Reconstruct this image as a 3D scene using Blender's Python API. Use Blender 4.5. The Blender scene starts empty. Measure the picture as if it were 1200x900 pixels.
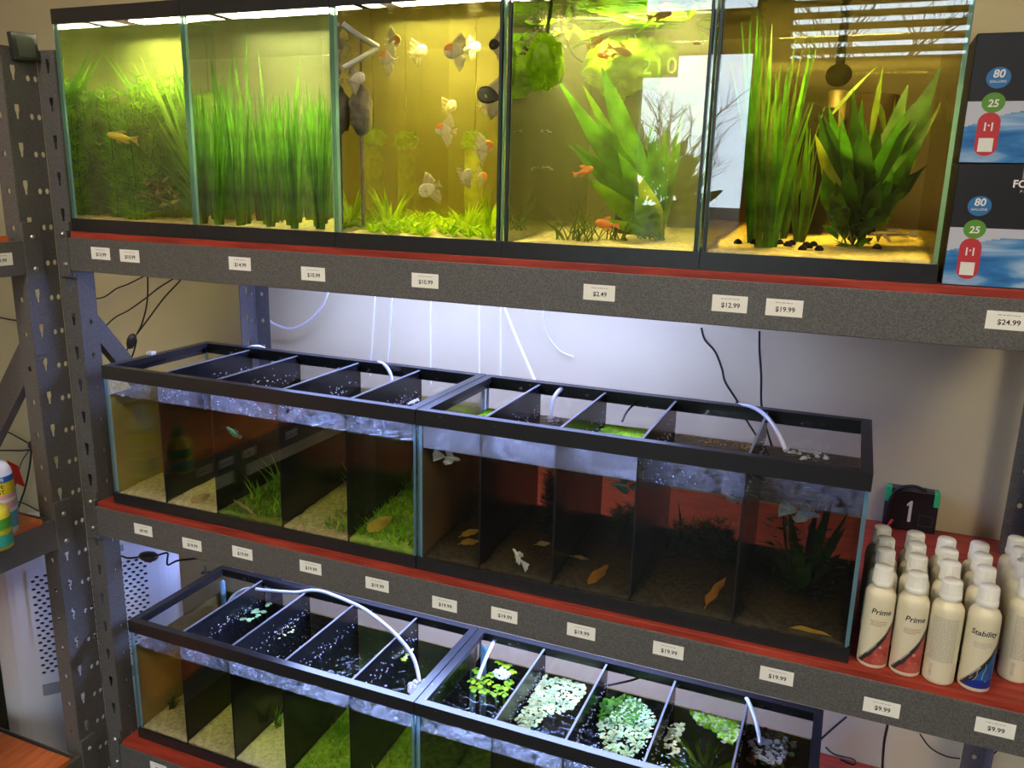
import bpy, bmesh, math, random
from mathutils import Vector, Matrix, noise
random.seed(7)
SC = bpy.context.scene
COL = SC.collection
I = 0.0254            # the scene is laid out in inches, origin at the middle shelf
ZF = -37.0            # floor height in inches
PI = math.pi
def W(p):             # inches -> world metres with the floor at z = 0
    return Vector((p[0]*I, p[1]*I, (p[2]-ZF)*I))

# ------------------------------------------------------------------ camera
CX, CY, CZ, YAW, PIT, ROL, FPX = 58.34945, -50.58032, 28.60295, 0.38607, -0.24039, 0.02429, 974.688
def cam_axes():
    cy, sy, cp, sp = math.cos(YAW), math.sin(YAW), math.cos(PIT), math.sin(PIT)
    f = Vector((-sy*cp, cy*cp, sp)); r0 = Vector((cy, sy, 0)); u0 = r0.cross(f)
    r = r0*math.cos(ROL)+u0*math.sin(ROL); u = -r0*math.sin(ROL)+u0*math.cos(ROL)
    return r, u, f
AR, AU, AF = cam_axes()
def ray(px, py): return AF*FPX + AR*(px-600) - AU*(py-450)
def at(px, py, Y):    # point of the place seen at a pixel of the photo, at depth Y (inches)
    d = ray(px, py); t = (Y-CY)/d.y
    return Vector((CX+d.x*t, Y, CZ+d.z*t))
def atz(px, py, Z):
    d = ray(px, py); t = (Z-CZ)/d.z
    return Vector((CX+d.x*t, CY+d.y*t, Z))

# ------------------------------------------------------------------ objects
ORG = {}
def setp(o, label=None, cat=None, group=None, kind=None):
    if label: o['label'] = label
    if cat: o['category'] = cat
    if group: o['group'] = group
    if kind: o['kind'] = kind
    return o
def thing(name, label, cat, loc, group=None, kind=None):
    o = bpy.data.objects.new(name, None); COL.objects.link(o)
    o.empty_display_size = 0.02
    o.location = W(loc); ORG[o.name] = Vector(loc)
    return setp(o, label, cat, group, kind)
def link_mesh(name, me, mats, parent=None, origin=(0, 0, 0), label=None):
    o = bpy.data.objects.new(name, me); COL.objects.link(o)
    for m in (mats if isinstance(mats, (list, tuple)) else [mats]): me.materials.append(m)
    if parent is not None:
        o.parent = parent; o.location = (0, 0, 0)
        ORG[o.name] = ORG[parent.name]
    else:
        o.location = W(origin); ORG[o.name] = Vector(origin)
    if label: o['label'] = label
    return o
def copy_tree(src, loc, rotz=None, label=None, name=None):
    c = src.copy(); COL.objects.link(c); c.location = W(loc)
    if rotz is not None: c.rotation_euler = (0, 0, rotz)
    ORG[c.name] = Vector(loc)
    if label: c['label'] = label
    for ch in list(src.children):
        k = ch.copy(); COL.objects.link(k); k.parent = c
        for g in list(ch.children):
            q = g.copy(); COL.objects.link(q); q.parent = k
    return c

class MB:
    """collects polygons in inches and links them as one mesh object"""
    def __init__(s): s.v = []; s.f = []; s.m = []; s.sm = []
    def add(s, vs, fs, mi=0, smooth=False):
        b = len(s.v); s.v += [Vector(v) for v in vs]
        for k, f in enumerate(fs):
            s.f.append([b+i for i in f]); s.m.append(mi[k] if isinstance(mi, list) else mi); s.sm.append(smooth)
        return s
    def box(s, x0, x1, y0, y1, z0, z1, mi=0, fm=None):
        # fm: dict of face -> material index; faces: x0 x1 y0 y1 z0 z1
        vs = [(x, y, z) for z in (z0, z1) for y in (y0, y1) for x in (x0, x1)]
        fs = [(0, 4, 6, 2), (1, 3, 7, 5), (0, 1, 5, 4), (2, 6, 7, 3), (0, 2, 3, 1), (4, 5, 7, 6)]
        ms = [mi]*6
        if fm:
            for k, key in enumerate(('x0', 'x1', 'y0', 'y1', 'z0', 'z1')):
                if key in fm: ms[k] = fm[key]
        return s.add(vs, fs, ms)
    def bbox(s, x0, x1, y0, y1, z0, z1, b=0.06, mi=0, seg=2):
        bm = bmesh.new(); bmesh.ops.create_cube(bm, size=1)
        for v in bm.verts: v.co = Vector(((x0+x1)/2+v.co.x*(x1-x0), (y0+y1)/2+v.co.y*(y1-y0), (z0+z1)/2+v.co.z*(z1-z0)))
        bmesh.ops.bevel(bm, geom=bm.edges[:], offset=b, segments=seg, profile=0.5, affect='EDGES')
        bm.verts.index_update()
        s.add([v.co.copy() for v in bm.verts], [[v.index for v in f.verts] for f in bm.faces], mi); bm.free()
        return s
    def ring(s, x0, x1, y0, y1, z0, z1, t, mi=0):   # rectangular frame with wall thickness t
        o = [(x0, y0), (x1, y0), (x1, y1), (x0, y1)]; i = [(x0+t, y0+t), (x1-t, y0+t), (x1-t, y1-t), (x0+t, y1-t)]
        vs = [(x, y, z) for z in (z0, z1) for (x, y) in o] + [(x, y, z) for z in (z0, z1) for (x, y) in i]
        fs = []
        for k in range(4):
            n = (k+1) % 4
            fs += [(k, n, 4+n, 4+k), (8+n, 8+k, 12+k, 12+n), (4+k, 4+n, 12+n, 12+k), (n, k, 8+k, 8+n)]
        return s.add(vs, fs, mi)
    def lathe(s, prof, c=(0, 0, 0), n=24, mi=0, smooth=True, sx=1, sy=1):
        c = Vector(c); vs = []; fs = []; ms = []
        for r, z in prof:
            for k in range(n):
                a = 2*PI*k/n; vs.append(c+Vector((r*sx*math.cos(a), r*sy*math.sin(a), z)))
        for j in range(len(prof)-1):
            for k in range(n):
                q = (k+1) % n; fs.append((j*n+k, j*n+q, (j+1)*n+q, (j+1)*n+k)); ms.append(mi[j] if isinstance(mi, list) else mi)
        s.add(vs, fs, ms, smooth)
        if prof[0][0] > 1e-4: s.add(vs[:n], [tuple(range(n-1, -1, -1))], ms[0])
        if prof[-1][0] > 1e-4: s.add(vs[-n:], [tuple(range(n))], ms[-1])
        return s
    def tube(s, pts, r, n=8, mi=0, smooth_path=4, cap=True):
        P = catmull(pts, smooth_path) if smooth_path else [Vector(p) for p in pts]
        up = Vector((0.13, 0.2, 1)).normalized(); vs = []; fs = []
        for i, p in enumerate(P):
            t = (P[min(i+1, len(P)-1)]-P[max(i-1, 0)])
            t = t.normalized() if t.length > 1e-9 else Vector((0, 0, 1))
            a = t.cross(up)
            if a.length < 1e-3: a = t.cross(Vector((1, 0, 0)))
            a.normalize(); b = a.cross(t); up = b
            rr = r(i/(len(P)-1)) if callable(r) else r
            for k in range(n):
                g = 2*PI*k/n; vs.append(p+a*rr*math.cos(g)+b*rr*math.sin(g))
        for i in range(len(P)-1):
            for k in range(n):
                q = (k+1) % n; fs.append((i*n+k, i*n+q, (i+1)*n+q, (i+1)*n+k))
        s.add(vs, fs, mi, True)
        if cap: s.add(vs[:n], [tuple(range(n))], mi); s.add(vs[-n:], [tuple(range(n-1, -1, -1))], mi)
        return s
    def blob(s, c, rx, ry, rz, amp=0.15, freq=1.0, mi=0, sub=3, seed=0):
        bm = bmesh.new(); bmesh.ops.create_icosphere(bm, subdivisions=sub, radius=1)
        c = Vector(c); bm.verts.index_update()
        vs = []
        for v in bm.verts:
            d = 1+amp*noise.fractal(v.co*freq*2+Vector((seed*7.3, seed*3.1, seed)), 1.0, 2.0, 4)
            vs.append(c+Vector((v.co.x*rx*d, v.co.y*ry*d, v.co.z*rz*d)))
        s.add(vs, [[v.index for v in f.verts] for f in bm.faces], mi, True); bm.free(); return s
    def blade(s, base, d, length, width, side=None, droop=0.0, seg=6, prof=None, mi=0, twist=0.0, fold=0.15, wav=0.0, bend=None):
        p = Vector(base); d = Vector(d).normalized()
        if side is None:
            a = random.random()*2*PI; side = Vector((math.cos(a), math.sin(a), 0))
        side = Vector(side); vs = []; fs = []
        st = length/seg; ph = random.random()*6
        for i in range(seg+1):
            t = i/seg
            w = (prof(t) if prof else max(0.02, (1-t**2.2)))*width*0.5
            sd = (side - d*side.dot(d))
            if sd.length < 1e-3: sd = d.orthogonal()
            sd.normalize(); nn = sd.cross(d)
            if twist:
                q = twist*t; sd, nn = sd*math.cos(q)+nn*math.sin(q), nn*math.cos(q)-sd*math.sin(q)
            rip = wav*math.sin(ph+t*14)
            vs += [p-sd*w+nn*(fold*w+rip*w), p-nn*0, p+sd*w+nn*(fold*w-rip*w)]
            p = p+d*st
            d = d+Vector((0, 0, -droop/seg))
            if bend is not None: d = d+Vector(bend)/seg
            d.normalize()
        for i in range(seg):
            a = i*3
            fs += [(a, a+1, a+4, a+3), (a+1, a+2, a+5, a+4)]
        return s.add(vs, fs, mi, True)
    def disc(s, c, r, n=8, mi=0, nrm=(0, 0, 1), dome=0.0, sq=1.0, rot=0):
        c = Vector(c); nz = Vector(nrm).normalized(); a = nz.orthogonal().normalized(); b = nz.cross(a)
        vs = [c+nz*dome]+[c+a*r*math.cos(rot+2*PI*k/n)+b*r*sq*math.sin(rot+2*PI*k/n) for k in range(n)]
        return s.add(vs, [(0, 1+k, 1+(k+1) % n) for k in range(n)], mi, True)
    def xform(s, M):
        s.v = [M @ v for v in s.v]; return s
    def merge(s, o, mi=None):
        b = len(s.v); s.v += o.v
        for f, m, q in zip(o.f, o.m, o.sm): s.f.append([b+i for i in f]); s.m.append(m if mi is None else mi); s.sm.append(q)
        return s
    def mesh(s, name, org):
        me = bpy.data.meshes.new(name); org = Vector(org)
        me.from_pydata([((v-org)*I)[:] for v in s.v], [], s.f)
        me.polygons.foreach_set('material_index', s.m); me.polygons.foreach_set('use_smooth', s.sm)
        me.update(); return me
    def build(s, name, mats, parent=None, origin=None, label=None):
        if parent is not None: org = ORG[parent.name]
        elif origin is not None: org = Vector(origin)
        else:
            xs = [v.x for v in s.v]; ys = [v.y for v in s.v]; zs = [v.z for v in s.v]
            org = Vector(((min(xs)+max(xs))/2, (min(ys)+max(ys))/2, min(zs)))
        return link_mesh(name, s.mesh(name, org), mats, parent, org, label)

def catmull(pts, k=4):
    P = [Vector(p) for p in pts]
    if len(P) < 3: return P
    out = []
    for i in range(len(P)-1):
        p0 = P[max(i-1, 0)]; p1 = P[i]; p2 = P[i+1]; p3 = P[min(i+2, len(P)-1)]
        for j in range(k):
            t = j/k
            out.append(0.5*((2*p1)+(p2-p0)*t+(2*p0-5*p1+4*p2-p3)*t*t+(3*p1-p0-3*p2+p3)*t**3))
    out.append(P[-1]); return out

def holed_plate(outer, holes, th):
    """flat plate with real holes in its own XY plane (inches) as an MB; holes are point lists"""
    cu = bpy.data.curves.new('plate', 'CURVE'); cu.dimensions = '2D'; cu.fill_mode = 'BOTH'; cu.extrude = th/2
    for loop in [outer]+holes:
        sp = cu.splines.new('POLY'); sp.points.add(len(loop)-1); sp.use_cyclic_u = True
        for q, p in zip(sp.points, loop): q.co = (p[0], p[1], 0, 1)
    o = bpy.data.objects.new('plate', cu); COL.objects.link(o); bpy.context.view_layer.update()
    dg = bpy.context.evaluated_depsgraph_get()
    me = bpy.data.meshes.new_from_object(o.evaluated_get(dg))
    mb = MB(); mb.add([v.co.copy() for v in me.vertices], [list(p.vertices) for p in me.polygons])
    bpy.data.objects.remove(o); bpy.data.curves.remove(cu); bpy.data.meshes.remove(me)
    return mb
_fonts = {}
def text_mb(s, size, depth=0.01, align='CENTER', shear=0.0, bold=0.0, space=1.0):
    """lettering in its own XY plane (inches), centred, as an MB"""
    key = (s, size, depth, align, shear, bold, space)
    if key not in _fonts:
        cu = bpy.data.curves.new('txt', 'FONT'); cu.body = s; cu.size = size; cu.align_x = align; cu.align_y = 'CENTER'
        cu.shear = shear; cu.offset = bold; cu.extrude = depth/2; cu.resolution_u = 3; cu.space_character = space
        o = bpy.data.objects.new('txt', cu); COL.objects.link(o); bpy.context.view_layer.update()
        me = bpy.data.meshes.new_from_object(o.evaluated_get(bpy.context.evaluated_depsgraph_get()))
        mb = MB(); mb.add([v.co.copy() for v in me.vertices], [list(p.vertices) for p in me.polygons])
        bpy.data.objects.remove(o); bpy.data.curves.remove(cu); bpy.data.meshes.remove(me)
        _fonts[key] = mb
    c = MB(); src = _fonts[key]; c.v = [v.copy() for v in src.v]; c.f = [list(f) for f in src.f]; c.m = list(src.m); c.sm = list(src.sm)
    return c
def text_loops(s, size, bold=0.0):
    """outlines of a piece of lettering as closed loops of points"""
    from mathutils.geometry import interpolate_bezier
    cu = bpy.data.curves.new('txt', 'FONT'); cu.body = s; cu.size = size; cu.align_x = 'CENTER'; cu.align_y = 'CENTER'; cu.offset = bold; cu.space_character = 1.15
    o = bpy.data.objects.new('txt', cu); COL.objects.link(o); bpy.context.view_layer.update()
    c2 = o.to_curve(bpy.context.evaluated_depsgraph_get()); loops = []
    for sp in c2.splines:
        bp = sp.bezier_points; pts = []
        for k in range(len(bp)):
            a, b = bp[k], bp[(k+1) % len(bp)]
            pts += [(p.x, p.y) for p in interpolate_bezier(a.co, a.handle_right, b.handle_left, b.co, 5)[:-1]]
        if len(pts) > 2: loops.append(pts)
    o.to_curve_clear(); bpy.data.objects.remove(o); bpy.data.curves.remove(cu)
    return loops
def facing_front(c, tilt=0.0):      # XY plane -> XZ plane facing -Y, at point c
    return Matrix.Translation(Vector(c)) @ Matrix.Rotation(tilt, 4, 'Y') @ Matrix.Rotation(PI/2, 4, 'X')

# ------------------------------------------------------------------ materials
def newmat(name):
    m = bpy.data.materials.new(name); m.use_nodes = True
    return m, m.node_tree.nodes, m.node_tree.links
def mat(name, col, rough=0.5, metal=0.0, spec=0.5, var=0.0, scale=30.0, bump=0.0, bscale=200.0, trans=0.0, col2=None, stretch=None, coat=0.0, emit=0.0):
    m, N, L = newmat(name); b = N['Principled BSDF']
    b.inputs['Base Color'].default_value = (*col, 1); b.inputs['Roughness'].default_value = rough
    b.inputs['Metallic'].default_value = metal; b.inputs['Specular IOR Level'].default_value = spec
    if coat: b.inputs['Coat Weight'].default_value = coat; b.inputs['Coat Roughness'].default_value = 0.15
    if emit: b.inputs['Emission Color'].default_value = (*col, 1); b.inputs['Emission Strength'].default_value = emit
    if var or col2 or bump:
        tc = N.new('ShaderNodeTexCoord'); mp = N.new('ShaderNodeMapping'); L.new(tc.outputs['Object'], mp.inputs['Vector'])
        if stretch: mp.inputs['Scale'].default_value = stretch
    if var or col2:
        n = N.new('ShaderNodeTexNoise'); n.inputs['Scale'].default_value = scale; n.inputs['Detail'].default_value = 6
        L.new(mp.outputs['Vector'], n.inputs['Vector'])
        r = N.new('ShaderNodeValToRGB'); r.color_ramp.elements[0].position = 0.35; r.color_ramp.elements[1].position = 0.68
        c2 = col2 if col2 else tuple(min(1, c*(1+var)) for c in col); c1 = col if col2 else tuple(c*(1-var) for c in col)
        r.color_ramp.elements[0].color = (*c1, 1); r.color_ramp.elements[1].color = (*c2, 1)
        L.new(n.outputs['Fac'], r.inputs['Fac']); L.new(r.outputs['Color'], b.inputs['Base Color'])
    if bump:
        n2 = N.new('ShaderNodeTexNoise'); n2.inputs['Scale'].default_value = bscale; n2.inputs['Detail'].default_value = 3
        L.new(mp.outputs['Vector'], n2.inputs['Vector'])
        bp = N.new('ShaderNodeBump'); bp.inputs['Strength'].default_value = bump; bp.inputs['Distance'].default_value = 0.002
        L.new(n2.outputs['Fac'], bp.inputs['Height']); L.new(bp.outputs['Normal'], b.inputs['Normal'])
    if trans:     # thin leaf or plastic that lets light through
        t = N.new('ShaderNodeBsdfTranslucent'); mx = N.new('ShaderNodeMixShader'); mx.inputs[0].default_value = trans
        if b.inputs['Base Color'].is_linked: L.new(b.inputs['Base Color'].links[0].from_socket, t.inputs['Color'])
        else: t.inputs['Color'].default_value = (*col, 1)
        L.new(b.outputs[0], mx.inputs[1]); L.new(t.outputs[0], mx.inputs[2]); L.new(mx.outputs[0], N['Material Output'].inputs['Surface'])
    return m
def emitter(name, col, strength):
    m, N, L = newmat(name); N.remove(N['Principled BSDF']); e = N.new('ShaderNodeEmission')
    e.inputs[0].default_value = (*col, 1); e.inputs[1].default_value = strength
    L.new(e.outputs[0], N['Material Output'].inputs['Surface']); return m
def clear(name, tint=(1, 1, 1), ior=1.45, rough=0.0, gain=1.0, bump=0.0, bscale=30.0, volume=None, gloss=True, inner_mirror=False):
    """clear pane or water skin: light passes straight through, with Fresnel reflection"""
    m, N, L = newmat(name); N.remove(N['Principled BSDF']); out = N['Material Output']
    t = N.new('ShaderNodeBsdfTransparent'); t.inputs[0].default_value = (*tint, 1)
    if gloss:
        g = N.new('ShaderNodeBsdfGlossy'); g.inputs['Roughness'].default_value = rough
        fr = N.new('ShaderNodeFresnel'); fr.inputs['IOR'].default_value = ior
        mx = N.new('ShaderNodeMixShader')
        # the same Fresnel on both faces of the sheet
        geo = N.new('ShaderNodeNewGeometry')
        mi = N.new('ShaderNodeMix'); mi.data_type = 'FLOAT'
        L.new(geo.outputs['Backfacing'], mi.inputs[0]); mi.inputs[2].default_value = ior; mi.inputs[3].default_value = 1/ior
        if not inner_mirror: L.new(mi.outputs[0], fr.inputs['IOR'])     # a water skin mirrors fully from inside at grazing angles
        ml = N.new('ShaderNodeMath'); ml.operation = 'MULTIPLY'; ml.use_clamp = True; ml.inputs[1].default_value = gain
        L.new(fr.outputs[0], ml.inputs[0]); L.new(ml.outputs[0], mx.inputs[0])
        L.new(t.outputs[0], mx.inputs[1]); L.new(g.outputs[0], mx.inputs[2]); L.new(mx.outputs[0], out.inputs['Surface'])
        if bump:
            tc = N.new('ShaderNodeTexCoord'); n2 = N.new('ShaderNodeTexNoise'); n2.inputs['Scale'].default_value = bscale; n2.inputs['Detail'].default_value = 2
            L.new(tc.outputs['Object'], n2.inputs['Vector'])
            bp = N.new('ShaderNodeBump'); bp.inputs['Strength'].default_value = bump; bp.inputs['Distance'].default_value = 0.01
            L.new(n2.outputs['Fac'], bp.inputs['Height']); L.new(bp.outputs['Normal'], g.inputs['Normal']); L.new(bp.outputs['Normal'], fr.inputs['Normal'])
    else:
        L.new(t.outputs[0], out.inputs['Surface'])
    if volume:
        ac, ad, sc, sd = volume
        a = N.new('ShaderNodeVolumeAbsorption'); a.inputs[0].default_value = (*ac, 1); a.inputs[1].default_value = ad
        if sd > 0:
            s = N.new('ShaderNodeVolumeScatter'); s.inputs[0].default_value = (*sc, 1); s.inputs[1].default_value = sd; s.inputs[2].default_value = 0.3
            ad2 = N.new('ShaderNodeAddShader'); L.new(a.outputs[0], ad2.inputs[0]); L.new(s.outputs[0], ad2.inputs[1]); L.new(ad2.outputs[0], out.inputs['Volume'])
        else: L.new(a.outputs[0], out.inputs['Volume'])
    return m
# ================================================================== materials in use
M = {}
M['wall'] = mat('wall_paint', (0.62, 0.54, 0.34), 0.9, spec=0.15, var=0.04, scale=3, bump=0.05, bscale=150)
M['ceil'] = mat('ceiling_tile', (0.75, 0.73, 0.7), 0.95, var=0.05, scale=40)
M['floor'] = mat('floor_concrete', (0.028, 0.025, 0.022), 0.7, spec=.2, var=0.25, scale=6)
M['steel'] = mat('hammered_grey_steel', (0.125, 0.12, 0.117), 0.45, metal=0.15, spec=0.5, var=0.3, scale=420, bump=0.35, bscale=420)
M['bolt'] = mat('zinc_bolt', (0.62, 0.6, 0.56), 0.3, metal=0.9)
M['deck'] = mat('red_shelf_board', (0.24, 0.026, 0.016), 0.45, spec=0.3, col2=(0.43, 0.058, 0.032), scale=9, stretch=(1, 9, 9), bump=0.1, bscale=60)
M['deck2'] = mat('orange_shelf_board', (0.46, 0.095, 0.02), 0.4, spec=0.4, col2=(0.66, 0.18, 0.04), scale=9, stretch=(9, 1, 9), bump=0.1, bscale=60)
M['trim'] = mat('black_tank_trim', (0.017, 0.017, 0.019), 0.33, spec=0.5, var=0.15, scale=60)
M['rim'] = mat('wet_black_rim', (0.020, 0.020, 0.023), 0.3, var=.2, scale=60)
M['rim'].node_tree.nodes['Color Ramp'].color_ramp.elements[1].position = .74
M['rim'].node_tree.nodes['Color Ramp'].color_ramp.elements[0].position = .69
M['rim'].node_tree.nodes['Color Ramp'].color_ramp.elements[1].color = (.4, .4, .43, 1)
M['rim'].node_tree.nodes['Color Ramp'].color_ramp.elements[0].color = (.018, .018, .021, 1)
M['divider'] = mat('black_divider_plastic', (0.010, 0.010, 0.012), 0.22, spec=0.4)
M['divtop'] = mat('pale_divider_edge', (0.20, 0.20, 0.22), 0.4)  # paler than the divider plastic below it
M['glass'] = clear('tank_glass', (0.985, 0.995, 0.99), 1.5)
M['edge'] = mat('green_glass_edge', (0.30, 0.56, 0.48), 0.15, spec=0.6, trans=0.5)
M['edgeb'] = mat('blue_glass_edge', (0.28, 0.52, 0.66), 0.15, spec=0.6, trans=0.5)
M['silicone'] = mat('black_silicone_seal', (0.012, 0.018, 0.014), 0.4)
M['white'] = mat('white_plastic', (0.78, 0.77, 0.72), 0.4, var=0.02, scale=10)
M['tube'] = mat('white_air_hose', (0.82, 0.82, 0.84), 0.35, trans=0.3)
M['cord'] = mat('black_rubber_cord', (0.012, 0.012, 0.013), 0.5)
M['paper'] = mat('white_tag_paper', (0.90, 0.89, 0.84), 0.7)
M['ink'] = mat('black_print', (0.03, 0.03, 0.03), 0.7)
M['inkg'] = mat('grey_print', (0.38, 0.37, 0.35), 0.7)

# ================================================================== camera
cd = bpy.data.cameras.new('camera'); cam = bpy.data.objects.new('camera', cd); COL.objects.link(cam)
cd.sensor_width = 36; cd.lens = FPX/1200*36; cd.clip_start = 0.02; cd.clip_end = 300
cm = Matrix((AR, AU, -AF)).transposed().to_4x4(); cm.translation = W((CX, CY, CZ)); cam.matrix_world = cm
SC.camera = cam

# ================================================================== the room
YB = 26.0; YW = -170.0; XL = -62.0; XR = 210.0; ZC = 84.0
def struct(name, mb, m, origin=None):
    o = mb.build(name, m, origin=origin); o['kind'] = 'structure'; return o
struct('floor', MB().box(XL-4, XR+4, YW-4, YB+4, ZF-3, ZF), M['floor'])
struct('ceiling', MB().box(XL-4, XR+4, YW-4, YB+4, ZC, ZC+3), M['ceil'])
struct('wall_back', MB().box(XL-4, XR+4, YB, YB+4, ZF, ZC), M['wall'])
struct('wall_left', MB().box(XL-4, XL, YW, YB, ZF, ZC), M['wall'])
struct('wall_right', MB().box(XR, XR+4, YW, YB, ZF, ZC), M['wall'])
# street wall behind the camera, with the shop door and a blinded window in it
D0, D1, DZ, T0, T1 = 0.0, 31.5, 62.4, 69.0, 79.5
V0, V1, VZ0, VZ1 = 36.0, 78.0, -2.0, 76.0
wf = MB()
wf.box(XL, D0, YW-4, YW, ZF, ZC); wf.box(D1, V0, YW-4, YW, ZF, ZC); wf.box(V1, XR, YW-4, YW, ZF, ZC)
wf.box(D0, D1, YW-4, YW, DZ, T0); wf.box(D0, D1, YW-4, YW, T1, ZC); wf.box(V0, V1, YW-4, YW, ZF, VZ0); wf.box(V0, V1, YW-4, YW, VZ1, ZC)
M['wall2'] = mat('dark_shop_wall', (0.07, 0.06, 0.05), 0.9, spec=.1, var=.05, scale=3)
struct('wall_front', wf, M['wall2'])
M['alu'] = mat('dark_door_aluminium', (0.05, 0.045, 0.04), 0.4, metal=0.6)
M['pane'] = clear('window_pane', (0.97, 0.98, 0.97), 1.5)
dr = thing('door_1', None, None, ((D0+D1)/2, YW-2, ZF), kind='structure')
MB().ring(0, 0, 0, 0, 0, 0, 0) if False else None
fr = MB()
for (a, b, c, d) in ((D0, D0+2, ZF, DZ), (D1-2, D1, ZF, DZ), (D0+2, D1-2, DZ-2.2, DZ), (D0+2, D1-2, ZF, ZF+5)): fr.box(a, b, YW-3, YW-1, c, d)
fr.build('door_frame', M['alu'], dr)
MB().box(D0+2, D1-2, YW-2.1, YW-1.9, ZF+5, DZ-2.2).build('pane', M['pane'], dr)
MB().tube([(D0+4, YW-0.4, ZF+36), (D0+4, YW-0.2, ZF+40), (D0+4, YW-0.2, ZF+48), (D0+4, YW-0.4, ZF+52)], 0.5, mi=0).build('handle', M['alu'], dr)
pl = holed_plate([(-4.9, -2.6), (4.9, -2.6), (4.9, 2.6), (-4.9, 2.6)], text_loops('210', 5.6, .12), 0.1)
pl.xform(Matrix.Translation((6.3, YW-1.8, 57.6)) @ Matrix.Rotation(PI/2, 4, 'X'))
pl.build('number_plate', mat('dark_green_plate', (.02, .035, .012), .5), dr)
MB().box(1.4, 11.0, YW-1.88, YW-1.86, 55.1, 60.1).build('number_film', clear('yellow_green_film', (.80, .95, .35), gloss=False), dr)
w0 = thing('window_1', None, None, ((D0+D1)/2, YW-2, T0), kind='structure')
f0 = MB()
for (a, b, c, d) in ((D0, D0+2, T0, T1), (D1-2, D1, T0, T1), (D0+2, D1-2, T0, T0+1.5), (D0+2, D1-2, T1-1.5, T1)): f0.box(a, b, YW-3, YW-1, c, d)
f0.build('window_frame', M['alu'], w0); MB().box(D0+2, D1-2, YW-2.1, YW-1.9, T0+1.5, T1-1.5).build('pane', M['pane'], w0)
w1 = thing('window_2', None, None, ((V0+V1)/2, YW-2, VZ0), kind='structure')
f1 = MB()
for (a, b, c, d) in ((V0, V0+2, VZ0, VZ1), (V1-2, V1, VZ0, VZ1), (V0+2, V1-2, VZ0, VZ0+2), (V0+2, V1-2, VZ1-2, VZ1)): f1.box(a, b, YW-3.4, YW-1.4, c, d)
f1.build('window_frame', M['alu'], w1); MB().box(V0+2, V1-2, YW-2.6, YW-2.4, VZ0+2, VZ1-2).build('pane', M['pane'], w1)
bl = thing('window_blind', 'dark slatted window blind mirrored as white stripes in the amber tank glass', 'blind', ((V0+V1)/2, YW+0.2, VZ1))
M['slat'] = mat('brown_blind_slat', (0.10, 0.085, 0.045), 0.5)
MB().box(V0+.5, V1-.5, YW+0.1, YW+2, VZ1-2, VZ1).build('head_rail', M['slat'], bl)
sl = MB(); z = VZ1-3.2; k = 0
while z > VZ0+1:
    h = 1.75 if z > 57.5 else 2.5
    sl.add([(V0+.6, YW+1.0-0.5, z+h/2), (V1-.6, YW+1.0-0.5, z+h/2), (V1-.6, YW+1.0+0.5, z-h/2), (V0+.6, YW+1.0+0.5, z-h/2)], [(0, 1, 2, 3)])
    z -= 2.62 if z > 57.5 else 2.3
sl.build('slats', M['slat'], bl)
cb = MB()
for x in (V0+6, (V0+V1)/2, V1-6): cb.tube([(x, YW+1.6, VZ1-2), (x, YW+1.6, VZ0+1)], 0.06, 5, smooth_path=0)
cb.build('ladder_cords', M['slat'], bl)

# outside: asphalt, shrubs and bare trees seen mirrored in the front glass
o = MB().box(-900, 900, YW-2400, YW-4.2, ZF-3, ZF-0.5).build('ground', mat('asphalt', (0.02, 0.018, 0.016), 0.9, spec=.1, var=0.3, scale=2)); o['kind'] = 'structure'
M['bark'] = mat('grey_bark', (0.10, 0.075, 0.05), 0.9)
M['shrub'] = mat('shrub_leaf', (0.07, 0.13, 0.02), 0.7, trans=0.3, var=0.5, scale=3)
def bare_tree(x, y, h, label, seed):
    rnd = random.Random(seed); mb = MB()
    def br(p, d, ln, r, lv):
        q = p+d*ln*0.5+Vector((rnd.uniform(-.1, .1), 0, 0))*ln; e = p+d*ln
        mb.tube([p, q, e], lambda t: r*(1-0.45*t), 5 if lv else 8, smooth_path=2)
        if lv > 2: return
        for k in range(5 if lv else 8):
            a = rnd.uniform(0, 2*PI); t = rnd.uniform(0.35, 1.0)
            nd = (d+Vector((math.cos(a), math.sin(a), rnd.uniform(-.2, .5)))*0.75).normalized()
            br(p+d*ln*t, nd, ln*rnd.uniform(0.5, 0.72), r*0.5, lv+1)
    br(Vector((x, y, ZF-0.5)), Vector((0, 0, 1)), h*0.42, h*0.010, 0)
    t = mb.build('bare_tree', M['bark'], origin=(x, y, ZF-0.5)); setp(t, label, 'tree')
bare_tree(-75, -600, 190, 'bare branching tree outside the shop door, mirrored in the fourth tank glass', 3)
bare_tree(48, -560, 260, 'bare tree mirrored beside the door edge in the fifth tank glass', 9)
for k, (x, y, h, lb) in enumerate(((-60, -420, 92, 'rounded green shrub outside the shop door, seen mirrored in the fourth tank'), (36, -520, 75, 'low yellowish shrub outside the door, mirrored at the left edge of the fifth tank'))):
    rnd = random.Random(k); mb = MB()
    for j in range(900):
        v = Vector((rnd.gauss(0, 1), rnd.gauss(0, 1), rnd.gauss(0, 1))).normalized()*rnd.uniform(.6, 1)
        mb.blade((x+v.x*h*.45, y+v.y*h*.45, ZF+h*.5+v.z*h*.5), (v.x, v.y, v.z+.3), 9, 5, seg=2)
    mb.tube([(x, y, ZF-.5), (x, y, ZF+h*.5)], 2, smooth_path=0)
    setp(mb.build('garden_shrub', M['shrub'], origin=(x, y, ZF-.5)), lb, 'shrub')

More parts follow.
